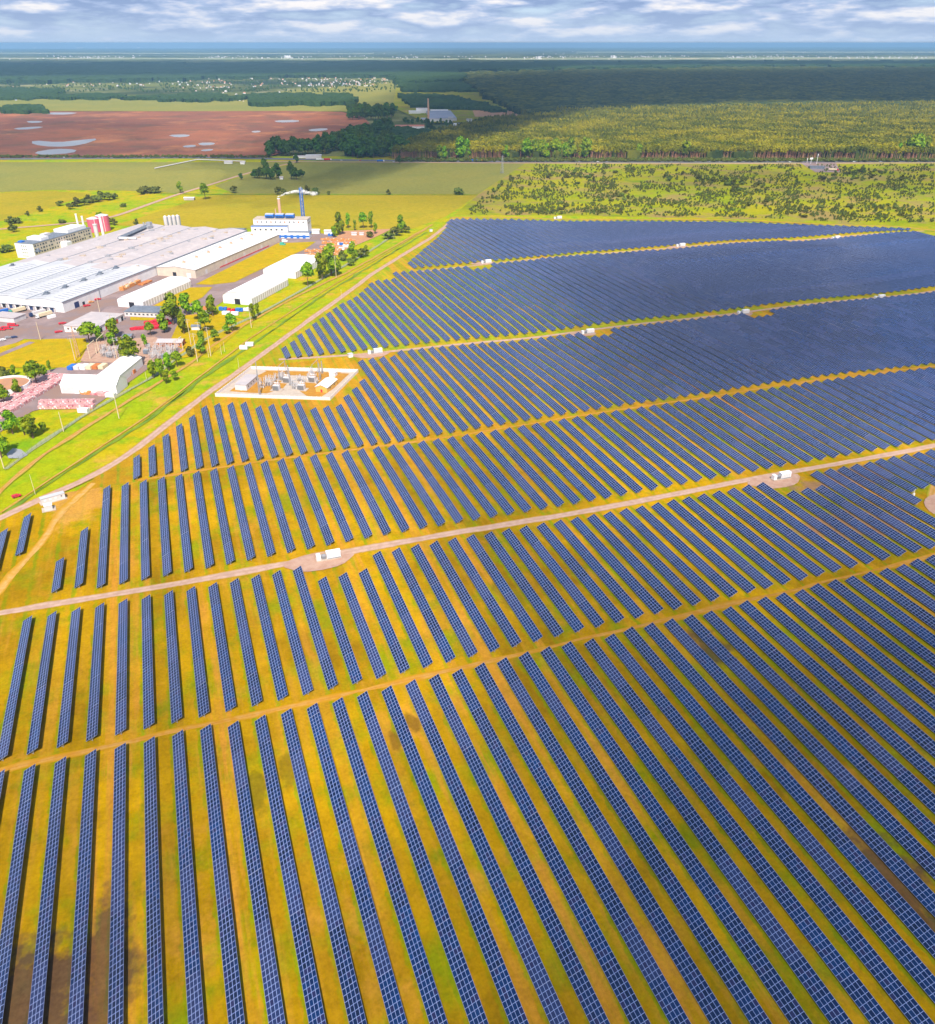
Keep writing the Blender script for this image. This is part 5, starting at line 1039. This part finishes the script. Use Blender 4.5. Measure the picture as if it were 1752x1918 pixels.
flat('works_hall', 'pale hall at the right foot of the works roof', 'factory', (832, 224), (848, 225), (849, 222), 6, M['white'], M['roof'], ax=R(-15), Df=24)
chimney(803, 223, 58, 3.6, 2.4, M['brickstack'], 'tall brown brick chimney of the works beyond the groves')
for (px, py, mm, lab) in ((772, 253, 'blue', 'house with bright blue roof among the groves'), (763, 252, 'brick', 'cream house left of the blue roofed house'), (760, 250, 'roof', 'small pink house above the cream one'), (807, 249, 'white', 'white house at the right of the groves'), (718, 240, 'white2', 'pale shed hidden in the groves'), (692, 256, 'roof', 'grey roofed shed low in the groves'), (855, 233, 'white', 'white house near the forest corner'), (880, 224, 'roof', 'white shed by the forest corner'), (612, 265, 'white2', 'pale greenhouse at the edge of the red field'), (845, 221, 'cream', 'pale barn right of the works')):
    gabled('far_house', lab, 'house', (px-5, py), (px+5, py), (px+5, py-.5), 5, 8, M['white'], M[mm], ax=R(random.uniform(-30, 10)), Df=12)

# power lines -------------------------------------------------------------------
def pole(px, py, h, label, m=None, arm=True, r=.24, name='utility_pole', lean=0):
    g = G(px, py); t = thing(name, label, 'pole', (g.x, g.y, -.4), R(-30)); mb = MB(); mb.tube((0, 0, 0), (lean, 0, h), r, r*.55, n=8); mb.build('shaft', m or M['poleconc'], t)
    if arm:
        mb = MB(); mb.tube((-2.2, 0, h-.8), (2.2, 0, h-.8), .11, n=4); mb.tube((-1.5, 0, h-2.6), (1.5, 0, h-2.6), .1, n=4)
        for s in (-2.1, 0, 2.1): mb.tube((s, 0, h-.9), (s, 0, h-1.8), .1, n=5)
        mb.build('crossarm', M['steel'], t)
    return t
for (px, py, h, lab) in ((223, 782.6, 22, 'tall concrete pole casting a long shadow below the white tent'), (370, 676, 22, 'left pole of the tall concrete trio by the switchyard'), (358, 645, 21, 'concrete pole behind the tall trio'), (395, 666, 23, 'right tall concrete pole by the dirt track'), (377, 648, 20, 'middle tall concrete pole by the switchyard'),
        (630, 519, 22, 'concrete pole in front of the tallest verge tree'), (119, 807, 13, 'small pole at the garden corner by the fence'), (7, 876, 16, 'leaning pole at the left photo edge'), (471, 613, 17, 'concrete pole beside the front tent hall'), (738, 447, 10, 'thin pole near the end tree'), (640, 559, 9, 'short white post beside the gravel road'),
        (415, 663, 8, 'left short white post of the verge pair'), (421, 658, 8, 'right short white post of the verge pair'), (391, 668, 9, 'short pole right of the switchyard bushes'), (76, 636, 15, 'street lamp pole at the lawn edge'), (187, 584, 16, 'curved lamp pole in the factory yard'), (141, 675, 18, 'pole at the left of the old switchyard'), (220, 674, 18, 'pole in the middle of the old switchyard'), (213, 628, 18, 'pole behind the garage tree'), (66, 925, 12, 'white camera pole beside the red car'), (448, 690, 8, 'thin pole on the verge by the gravel road'), (275, 712, 7, 'short fence pole right of the white tent'), (943, 320, 14, 'dummy')):
    if lab == 'dummy': continue
    pole(px, py, h, lab, arm=h > 16, r=.3 if h > 12 else .16)
def lattice(px, py, h, w0, label, m=None, rz=0, cross=True, z=-.3):
    g = G(px, py); t = thing('lattice_mast', label, 'mast', (g.x, g.y, z), rz); mb = MB()
    for k in range(4):
        a = math.pi/4+k*math.pi/2; c, s = math.cos(a), math.sin(a); c2, s2 = math.cos(a+math.pi/2), math.sin(a+math.pi/2); mb.tube((w0*c, w0*s, 0), (w0*.22*c, w0*.22*s, h), .09+w0*.03, n=4); n = max(5, int(h/2.5))
        for j in range(n):
            f0, f1 = 1-.78*j/n, 1-.78*(j+1)/n; mb.tube((w0*c*f0, w0*s*f0, h*j/n), (w0*c2*f1, w0*s2*f1, h*(j+1)/n), .05+w0*.015, n=3, caps=False); mb.tube((w0*c2*f0, w0*s2*f0, h*j/n), (w0*c*f1, w0*s*f1, h*(j+1)/n), .05+w0*.015, n=3, caps=False)
    mb.build('tower', m or M['steel'], t)
    if cross:
        mb = MB(); [mb.tube((-w, 0, h*f_), (w, 0, h*f_), .16, n=4) for w, f_ in ((3.4, .95), (4.6, .82), (3.4, .70))]; mb.build('crossarm', m or M['steel'], t)
    return t
lattice(941, 324, 30, 3.2, 'steel power pylon at the corner of the scrubland by the highway', rz=R(20)); lattice(487, 740, 24, .8, 'tall lightning mast at the front wall of the substation', cross=False); lattice(147, 668, 24, 1.6, 'brown lattice mast by the old switchyard lawn', m=M['brickstack'])
for k, (px, py) in enumerate(((544, 722), (600, 712), (541, 708), (604, 700))):
    lattice(px, py, 13 if k < 2 else 10, .9, 'grey lattice post at the %s of the walled substation' % ('left bay front', 'right bay front', 'left bay back', 'right bay back')[k], cross=False)
# old switchyard: concrete portals and equipment
for k, (xa, ya, xb, yb) in enumerate(((169, 672, 181, 662), (186, 661, 199, 648), (232, 668, 244, 660), (330, 664, 343, 655))):
    a, b_ = G(xa, ya), G(xb, yb); t = thing('portal_frame', 'concrete portal frame, %s from left in the old switchyard' % ORD(k+1), 'frame', (a.x, a.y, -.2), 0, 'portal frames'); d = b_-a
    for q in ((0, 0), (d.x, d.y)): mb = MB(); mb.tube((0, 0, 0), (0, 0, 11), .35, .25, n=6); mb.build('leg', M['poleconc'], t, (q[0], q[1], 0))
    mb = MB(); mb.tube((0, 0, 10.6), (d.x, d.y, 10.6), .3, n=4); [mb.tube(d*f_+Vector((0, 0, 10.6)), d*f_+Vector((0, 0, 9)), .12, n=5) for f_ in (.2, .5, .8)]; mb.build('beam', M['poleconc'], t)
def equip(seed):
    rnd = random.Random(seed); mb = MB()
    for x in (-1.3, 0, 1.3): mb.tube((x, 0, 0), (x, 0, 2.6), .13, n=5); mb.tube((x, 0, 2.6), (x, 0, 4.2+rnd.random()), .2, .14, n=7, m=1); mb.tube((x, 0, 4.3), (x+.2, 1.2, 4.1), .06, n=4)
    mb.box((0, 0, 2.65), (3.4, .3, .25)); mb.tube((-1.3, 0, 4.4), (1.3, 0, 4.4), .07, n=4)
    if seed % 2: mb.box((.6, .9, .8), (.9, .7, 1.6), m=1)
    return mb.mesh('switch', [M['steel'], M['white2']])
EQ = [equip(k) for k in range(4)]; rnd = random.Random(31)
for k in range(74):
    while True:
        px, py = (rnd.uniform(190, 238), rnd.uniform(654, 672)) if k < 30 else (rnd.uniform(264, 334), rnd.uniform(650, 676))
        if k < 30 or inpoly(px, py, [(262, 660), (290, 650), (336, 652), (332, 664), (300, 678), (285, 676)]): break
    g = G(px, py); tag(link_mesh('disconnector', EQ[k % 4], None, (g.x, g.y, -.15), R(-30)+rnd.choice((0, math.pi/2))), 'grey insulator frame crowded in the old switchyard among the trees', 'switchgear', 'old switchyard equipment')
for (px, py) in ((275, 662), (309, 671), (206, 668)):
    g = G(px, py); t = thing('transformer', 'grey %s transformer of the old switchyard' % {275: 'middle', 309: 'right', 206: 'left'}[px], 'transformer', (g.x, g.y, -.15), R(-30)); boxpart('tank', M['steel'], t, (0, 0, 1.9), (4, 2.4, 3.2)); boxpart('radiator', M['slate'], t, (0, -1.7, 1.9), (3.4, .8, 2.6)); mb = MB(); [mb.tube((x, 0, 3.5), (x, 0, 4.9), .2, .12, n=6) for x in (-1.2, 0, 1.2)]; mb.build('bushings', M['white2'], t)

# walled substation ------------------------------------------------------------
c4 = [G(404, 742.6).to_2d(), G(618.6, 749.5).to_2d(), G(671, 697).to_2d(), G(471, 691).to_2d()]
sheet('substation_gravel', [(p.x, p.y) for p in c4], .12, M['concrete'], world=True)
for ks, pts in enumerate(([(430, 733), (442, 724), (500, 695), (560, 697), (520, 712), (540, 716), (530, 728), (500, 737), (470, 736)], [(555, 728), (600, 697), (655, 700), (625, 728), (600, 745), (575, 742)], [(495, 694), (640, 698), (620, 706), (520, 702)])):
    sheet('substation_grass', pts, .15+.03*ks, mat('dry_grass', (.42, .20, .02), (.36, .16, .015), scale=.3))
t = thing('substation_wall', 'white concrete wall enclosing the rhombus shaped substation', 'wall', (c4[0].x, c4[0].y, 0))
for k in range(4):
    a, b_ = c4[k], c4[(k+1) % 4]; d = b_-a; L = d.length-.3; ang = math.atan2(d.y, d.x); mid = (a+b_)/2-c4[0]
    mb = MB(); mb.box((0, 0, 1.1), (L, .22, 2.2)); n = int(L/3)
    for j in range(n+1): mb.box((-L/2+j*L/n, 0, 1.2), (.35, .36, 2.4))
    mb.build('panel_run', mat('wall_white', (.72, .64, .60), (.66, .58, .55), scale=.4), t, (mid.x, mid.y, 0), ang)
def simple(name, lab, cat, px, py, W, D, h, mw, mr, rz, hr=None, win=2, door=True):
    g = G(px, py); t = thing(name, lab, cat, (g.x, g.y, 0), rz); wl, rf = MB(), MB()
    if hr: gable((wl, rf), W, D, h, hr, 'y', over=.4); wl.build('wall', mw, t); rf.build('roof', mr, t)
    else: wl.prism([(0, 0), (W, 0), (W, D), (0, D)], 0, h); wl.build('wall', mw, t); boxpart('roof', mr, t, (W/2, D/2, h+.12), (W+.5, D+.5, .24))
    for k in range(win): boxpart('window', M['glass'], t, (W+.05, D*(k+.7)/(win+.4), h*.55), (.12, 1.1, .9))
    if door: boxpart('door', M['red'] if mw is M['yellow'] else M['white'], t, (W*.5, -.05, 1.1), (1.4, .12, 2.2))
    return t
simple('control_building', 'pale pinkish control building at the left inside the substation wall', 'building', 441, 730.5, 8.5, 20, 4.2, M['white2'], M['roof'], R(-30), win=4)
simple('control_house', 'yellow walled house with white roof at the right of the substation', 'building', 592, 734, 8.5, 17, 3.8, M['yellow'], M['white'], R(-35), hr=5.4)
simple('kiosk', 'small white kiosk behind the yellow walled house', 'kiosk', 617, 705, 4.5, 4.5, 3, M['white'], M['white'], R(-35), win=0)
for k, (px, py) in enumerate(((519, 731), (538, 716), (566, 730), (586, 715))):
    g = G(px, py); t = thing('transformer', 'big grey %s transformer inside the walled substation' % ('front left', 'back left', 'front right', 'back right')[k], 'transformer', (g.x, g.y, .12), R(-32), 'substation transformers')
    boxpart('plinth', M['concrete'], t, (0, 0, .2), (8, 5.5, .4)); boxpart('tank', M['white2'], t, (0, 0, 2.2), (4.4, 2.6, 3.6)); mb = MB(); [mb.box((x, -1.9, 2.1), (.12, 1.1, 2.8)) for x in [-1.9+i*.35 for i in range(12)]]; mb.build('radiator', M['steel'], t)
    mb = MB(); [mb.tube((x, .3, 4.0), (x*1.3, .3, 6.0), .22, .12, n=7) for x in (-1.4, 0, 1.4)]; mb.build('bushings', M['brickstack'], t); mb = MB(); mb.tube((-2, .9, 4.9), (2, .9, 4.9), .45, n=10); mb.build('conservator', M['white2'], t)
for k in range(44):
    cx, cy = ((510, 722), (533, 712), (560, 722), (582, 710), (497, 721))[k % 5]; g = G(cx+rnd.gauss(0, 8), cy+rnd.gauss(0, 4.5)); tag(link_mesh('disconnector', EQ[k % 4], None, (g.x, g.y, .12), R(-32)+rnd.choice((0, math.pi/2))), 'grey insulator frame beside the transformers inside the walled substation', 'switchgear', 'substation equipment')
for k, (xa, ya) in enumerate(((530, 707), (592, 704))):
    g = G(xa, ya); t = thing('busbar_gantry', 'grey lattice gantry above the %s transformers of the walled substation' % ('left', 'right')[k], 'gantry', (g.x, g.y, .1), R(60))
    for x in (-6, 6): mb = MB(); [mb.tube((x+a, b2, 0), (x, 0, 10.5), .1, n=4) for a, b2 in ((-.6, -.6), (.6, -.6), (0, .7))]; mb.build('leg', M['steel'], t)
    mb = MB(); mb.tube((-6, 0, 10.2), (6, 0, 10.2), .22, n=4); mb.tube((6, 0, 10.2), (6, 0, 14), .1, n=4); mb.build('beam', M['steel'], t)
# inverter stations ---------------------------------------------------------------
inv = thing('inverter_station', 'x', 'inverter station', (0, 0, 0), 0, 'white inverter stations on the farm roads')
boxpart('plinth', M['concrete'], inv, (0, 0, .25), (11.6, 3.4, .5))
c = boxpart('container', M['white'], inv, (2.3, 0, 2.0), (6.4, 2.6, 2.9)); boxpart('rail', M['slate'], c, (0, -1.45, -1.35), (6.2, .2, .25)); mb = MB(); [mb.box((x, -1.33, 0), (.7, .08, 1.9)) for x in (-2.4, -1.4, -.3, .8, 1.9)]; mb.build('door_leaves', M['white2'], c); boxpart('top', M['fabric'], c, (0, 0, 1.5), (6.6, 2.8, .12))
boxpart('switch_cabinet', M['white'], inv, (-4.6, 0, 1.7), (1.9, 2.4, 2.4)); mb = MB(); mb.box((0, 0, 0), (1.9, 1.7, 1.7)); [mb.box((x, -1.1, 0), (.1, .6, 1.3)) for x in (-.8, -.5, -.2, .1, .4, .7)]; [mb.tube((x, 0, .8), (x, 0, 1.5), .12, .08, n=6) for x in (-.5, 0, .5)]; mb.build('transformer', M['steel'], inv, (-2.2, 0, 1.4))
ST = [(616, 1049, 'inverter station on the wide gravel road near the photo centre', 4), (1463, 896, 'inverter station at the right on the wide gravel road', 12), (703, 662, 'inverter station just right of the walled substation', 0), (1101, 623, 'inverter station in the middle of the upper service road', 6), (1392, 588, 'inverter station at right of the upper service road', 8), (1647, 560, 'inverter station at the far right of the upper service road', 10),
      (911, 493, 'leftmost inverter station on the far service road', 6), (1275, 462, 'middle inverter station on the far service road', 6), (1566, 446, 'right inverter station on the far service road', 6), (1045, 410, 'inverter station on the track before the scrubland', -6)]
for k, (px, py, lab, _) in enumerate(ST):
    g = G(px, py); z = Hh(g.x, g.y)+.15; rz = 0
    if k == 0: inv.location = (g.x, g.y, z); inv['label'] = lab
    else: dup(inv, (g.x, g.y, z), rz, lab)
for (px, py, lab) in ((657, 668, 'small grey kiosk at the left end of the upper service road'), (809, 432, 'white kiosk at the top corner of the gravel road')): simple('service_kiosk', lab, 'kiosk', px-3, py+2, 3.4, 2.6, 2.5, M['white'], M['roof_blue'], R(10), win=0)
g = G(84, 947); t = thing('service_building', 'long light grey blue service building at the left bend of the road', 'building', (g.x-1, g.y+1, .1), R(18)); boxpart('plinth', M['concrete'], t, (5.5, 1.5, .1), (13, 4, .4)); boxpart('wall', M['white2'], t, (5.5, 1.5, 1.7), (11.5, 2.9, 2.8)); boxpart('roof', M['roof_blue'], t, (5.5, 1.5, 3.2), (11.9, 3.3, .25)); [boxpart('window', M['white'], t, (1.5+k*2.6, .02, 1.9), (1.1, .1, .9)) for k in range(3)]; boxpart('vent', M['dark'], t, (9.6, 0, 2.1), (.6, .12, .6))
g = G(86, 957); t = thing('transformer_hut', 'squat grey transformer hut on a white slab before the service building', 'hut', (g.x, g.y, .1), R(8)); boxpart('slab', M['concrete'], t, (1.5, 1, .06), (6.5, 5, .3)); boxpart('wall', M['roof_blue'], t, (1.5, 1, 1.4), (3.8, 2.8, 2.6)); boxpart('roof', M['white'], t, (1.5, 1, 2.8), (4.1, 3.1, .2))
g = G(1717, 931, 0); t = thing('camera_pole', 'small white camera post at the turning circle', 'post', (g.x, g.y+2, Hh(g.x, g.y))); mb = MB(); mb.tube((0, 0, 0), (0, 0, 4), .12, n=6); mb.build('shaft', M['white'], t); boxpart('cabinet', M['white'], t, (0, 0, .8), (1, .8, 1.4))
# wire fence along the concrete path
t = thing('wire_fence', 'grey-green wire fence along the path between factory and verge', 'fence', (0, 0, 0)); pts = [G(*p) for p in ((10, 880), (60, 842), (150, 784), (200, 754), (282, 710), (330, 674), (400, 627), (480, 592), (575, 540), (700, 467), (745, 437))]; mbp, mbm = MB(), MB()
for a, b_ in zip(pts, pts[1:]):
    n = int((b_-a).length/4)
    for k in range(n): p = a.lerp(b_, k/n); mbp.tube((p.x, p.y, -.3), (p.x, p.y, 1.9), .08, n=4)
    for z in (.1, .7, 1.3, 1.8): mbm.tube(a+Vector((0, 0, z)), b_+Vector((0, 0, z)), .05, n=3)
mbp.build('post_line', M['mesh_fence'], t)['kind'] = 'stuff'; mbm.build('wires', M['mesh_fence'], t)
# village -------------------------------------------------------------------------
hm = []
for k in range(4):
    wl = MB(); W, D, h, hr = 11, 9, 5, 8.5; r_ = MB(); gable((wl, r_), W, D, h, hr, 'x', over=.6); i = len(wl.v); wl.v += r_.v; wl.f += [[q+i for q in f] for f in r_.f]; wl.m += [1]*len(r_.f); wl.uv += r_.uv
    hm.append(wl.mesh('house', [M['white'], (M['brick'], M['white2'], M['slatblue'], mat('tile_roof', (.5, .22, .15), (.45, .2, .14)))[k]]))
rnd = random.Random(77); n = 0
while n < 270:
    z = rnd.random()
    if z < .5: px, py = rnd.uniform(560, 728), rnd.uniform(140, 162)
    elif z < .72: px, py = rnd.uniform(330, 600), rnd.uniform(146, 166)
    elif z < .85: px, py = rnd.uniform(80, 350), rnd.uniform(148, 162)
    else: px, py = rnd.choice(((380, 188), (420, 189), (395, 187), (365, 190), (520, 168), (450, 170), (25, 168), (620, 163), (660, 166), (690, 162), (710, 165)))[0]+rnd.uniform(-8, 8), rnd.uniform(162, 192)
    if px > 600 and py > 140+(728-px)*.14+18: continue
    g = G(px, py, -1.5); n += 1
    tag(link_mesh('village_house', hm[rnd.randrange(4)], None, (g.x, g.y, -2.5), rnd.uniform(0, 3.1), (rnd.uniform(.5, .9),)*3), 'tiny %s house in the distant village before the dark forest belt' % ('pale',)[0], 'house', 'houses of the distant village')
pts = []
while len(pts) < 1500:
    px, py = rnd.uniform(0, 740), rnd.uniform(142, 172); g = G(px, py)
    if noise.noise(Vector((px*.03, py*.25, 9))) > -.1: pts.append((g.x, g.y, -2.5))
scatter('village_trees', pts, TVD[0][0], 'garden trees scattered between the distant village houses', 'trees', .5, 1.0)
pts = []
while len(pts) < 420:
    px, py = rnd.uniform(-20, 1760), rnd.gauss(107, 1.6) if rnd.random() < .85 else rnd.gauss(98, 4)
    if py < 89 or py > 113 or noise.noise(Vector((px*.008, py*.3, 3))) < -.02: continue
    g = G(px, py); pts.append((g.x, g.y, -3))
scatter('distant_town', pts, hm[1], 'scattered white specks of distant towns below the horizon', 'town', .7, 1.9)
for (px, py, wd) in ((150, 87, 900), (65, 84, 300), (260, 87, 400), (200, 86, 200), (1010, 110, 200), (1150, 108, 200), (540, 108, 300)):
    g = G(px, max(py, 90)); bx = MB(); bx.box((0, 0, 10), (wd*.3, 60, 20)); [bx.box((x*wd*.3, 30, 18), (30, 30, 36)) for x in (-.4, -.1, .3)]; tag(bx.build('tower_block', M['white'], None, (g.x, g.y, -3)), 'hazy white tower block cluster near the horizon at %s' % {150: 'the left third', 65: 'the far left', 260: 'left of centre', 200: 'the left quarter', 1010: 'the right middle', 1150: 'the right', 540: 'the centre left'}[px], 'buildings')

#@@PART4
# ------------------------------------------------------------------ clouds that shade the land (overhead, out of frame) and the air
def cloudmat(a):
    m = bpy.data.materials.new('cloud_white'); m.use_nodes = True; nt = m.node_tree; b = nt.nodes['Principled BSDF']; b.inputs['Base Color'].default_value = (.85, .85, .87, 1); b.inputs['Roughness'].default_value = 1; b.inputs['Specular IOR Level'].default_value = 0
    g = nn(nt, 'ShaderNodeNewGeometry'); ns = nn(nt, 'ShaderNodeTexNoise', i_Scale=.006, i_Detail=5.0); nt.links.new(g.outputs['Position'], ns.inputs[0]); nt.links.new(ramp(nt, ns.outputs[0], [(.32, a*.35), (.55, a)]), b.inputs['Alpha']); return m
CLM = {}
def cloud(label, pxs, opac, hz=950, soft=.10, shells=4, jit=.10):
    """footprint = the patch of ground (photo pixels) that the cloud shades"""
    pts = [G(*p).to_2d() for p in pxs]; c = sum(pts, Vector((0, 0)))/len(pts); dense = []
    for i, p in enumerate(pts):
        q = pts[(i+1) % len(pts)]; n = 10
        for k in range(n): r = p.lerp(q, k/n); d = r-c; dense.append(d*(1+jit*noise.noise(Vector((r.x/180, r.y/180, 0)))*2+jit*noise.noise(Vector((r.x/60, r.y/60, 4)))))
    for _ in range(4): dense = [(dense[i-1]+dense[i]*2+dense[(i+1) % len(dense)])/4 for i in range(len(dense))]
    t = thing('cumulus_cloud', label, 'cloud', (c.x-SV.x*hz, c.y-SV.y*hz, hz)); a = 1-(1-opac)**(1/(2*shells))
    key = round(a, 3)
    if key not in CLM: CLM[key] = cloudmat(a)
    for s in range(shells):
        sc_ = 1+soft*(shells/2-s); mb = MB(); mb.smooth = True; n = len(dense); rings = []
        for (rs, z) in ((.97, -40+s*8), (1.0, 20), (.9, 110-s*10), (.6, 190-s*12)): rings.append([(d.x*rs*sc_, d.y*rs*sc_, z+20*noise.noise(Vector((d.x/90, d.y/90, z)))) for d in dense])
        mb.v = [p for r_ in rings for p in r_]
        for k in range(3):
            for i in range(n): j = (i+1) % n; mb.f.append([k*n+i, k*n+j, (k+1)*n+j, (k+1)*n+i])
        mb.f.append([i for i in reversed(range(n))]); mb.f.append([3*n+i for i in range(n)]); mb.m = [0]*len(mb.f); mb.uv = [[(0, 0)]*len(f) for f in mb.f]
        mb.build('puff', CLM[key], t)
cloud('broad overhead cloud shading the middle of the pine forest', [(700, 285), (650, 262), (740, 215), (860, 152), (1100, 138), (1300, 140), (1850, 131), (2000, 190), (1750, 197), (1400, 196), (1200, 205), (1060, 216), (880, 244), (850, 270), (835, 300), (740, 300)], .95, soft=.045, shells=12, jit=.06)
cloud('overhead cloud shading the far dark forest belt', [(-250, 116), (400, 114), (1100, 112), (1900, 114), (1900, 121), (1100, 124), (860, 138), (740, 138), (400, 143), (-250, 150)], .85, hz=1500, soft=.05)
cloud('thin overhead cloud dimming the olive fields before the highway', [(450, 292), (880, 292), (985, 303), (900, 372), (700, 370), (560, 352), (480, 335)], .40, soft=.14, shells=6)
cloud('thin overhead cloud dimming the left of the red field', [(-150, 232), (200, 224), (330, 238), (240, 270), (420, 288), (-150, 296)], .45, soft=.10, shells=6)
SOFT = dict(soft=.085, shells=11, jit=.14)
cloud('unseen thin cloud added to dim the lower right rows of panels', [(1250, 1500), (1500, 1300), (1900, 1100), (2300, 1250), (2100, 2300), (1300, 2400), (900, 2200)], .72, hz=800, **SOFT)  # cloud added out of view to darken this corner of the field
cloud('thin overhead cloud dimming the panels right of centre', [(1100, 560), (1330, 525), (1800, 505), (1850, 690), (1560, 700), (1330, 735), (1150, 700)], .6, hz=900, **SOFT)
cloud('small thin overhead cloud dimming the rows beside the wide road', [(880, 1010), (1120, 1000), (1300, 1060), (1150, 1160), (960, 1180), (820, 1100)], .35, hz=850, **SOFT)
cloud('small thin overhead cloud dimming the bottom left rows', [(-60, 1640), (330, 1650), (420, 1800), (360, 2100), (-200, 2100)], .4, hz=700, **SOFT)
cloud('thin overhead cloud dimming the scrubland', [(1250, 318), (1480, 330), (1900, 318), (1900, 352), (1500, 356), (1250, 345)], .4, hz=900, **SOFT)
hb = MB(); n = 46000; hb.box((0, 0, 105), (2*n, 2*n, 219)); m = bpy.data.materials.new('air'); m.use_nodes = True; nt = m.node_tree; nt.nodes.clear()
pv = nn(nt, 'ShaderNodeVolumePrincipled'); pv.inputs['Color'].default_value = (.36, .67, 1, 1); pv.inputs['Density'].default_value = 5.0e-5; pv.inputs['Anisotropy'].default_value = 0
mo = nn(nt, 'ShaderNodeOutputMaterial'); nt.links.new(pv.outputs[0], mo.inputs['Volume'])
tag(hb.build('haze', m), 'pale blue air that fades the distant land', 'haze', kind='stuff')
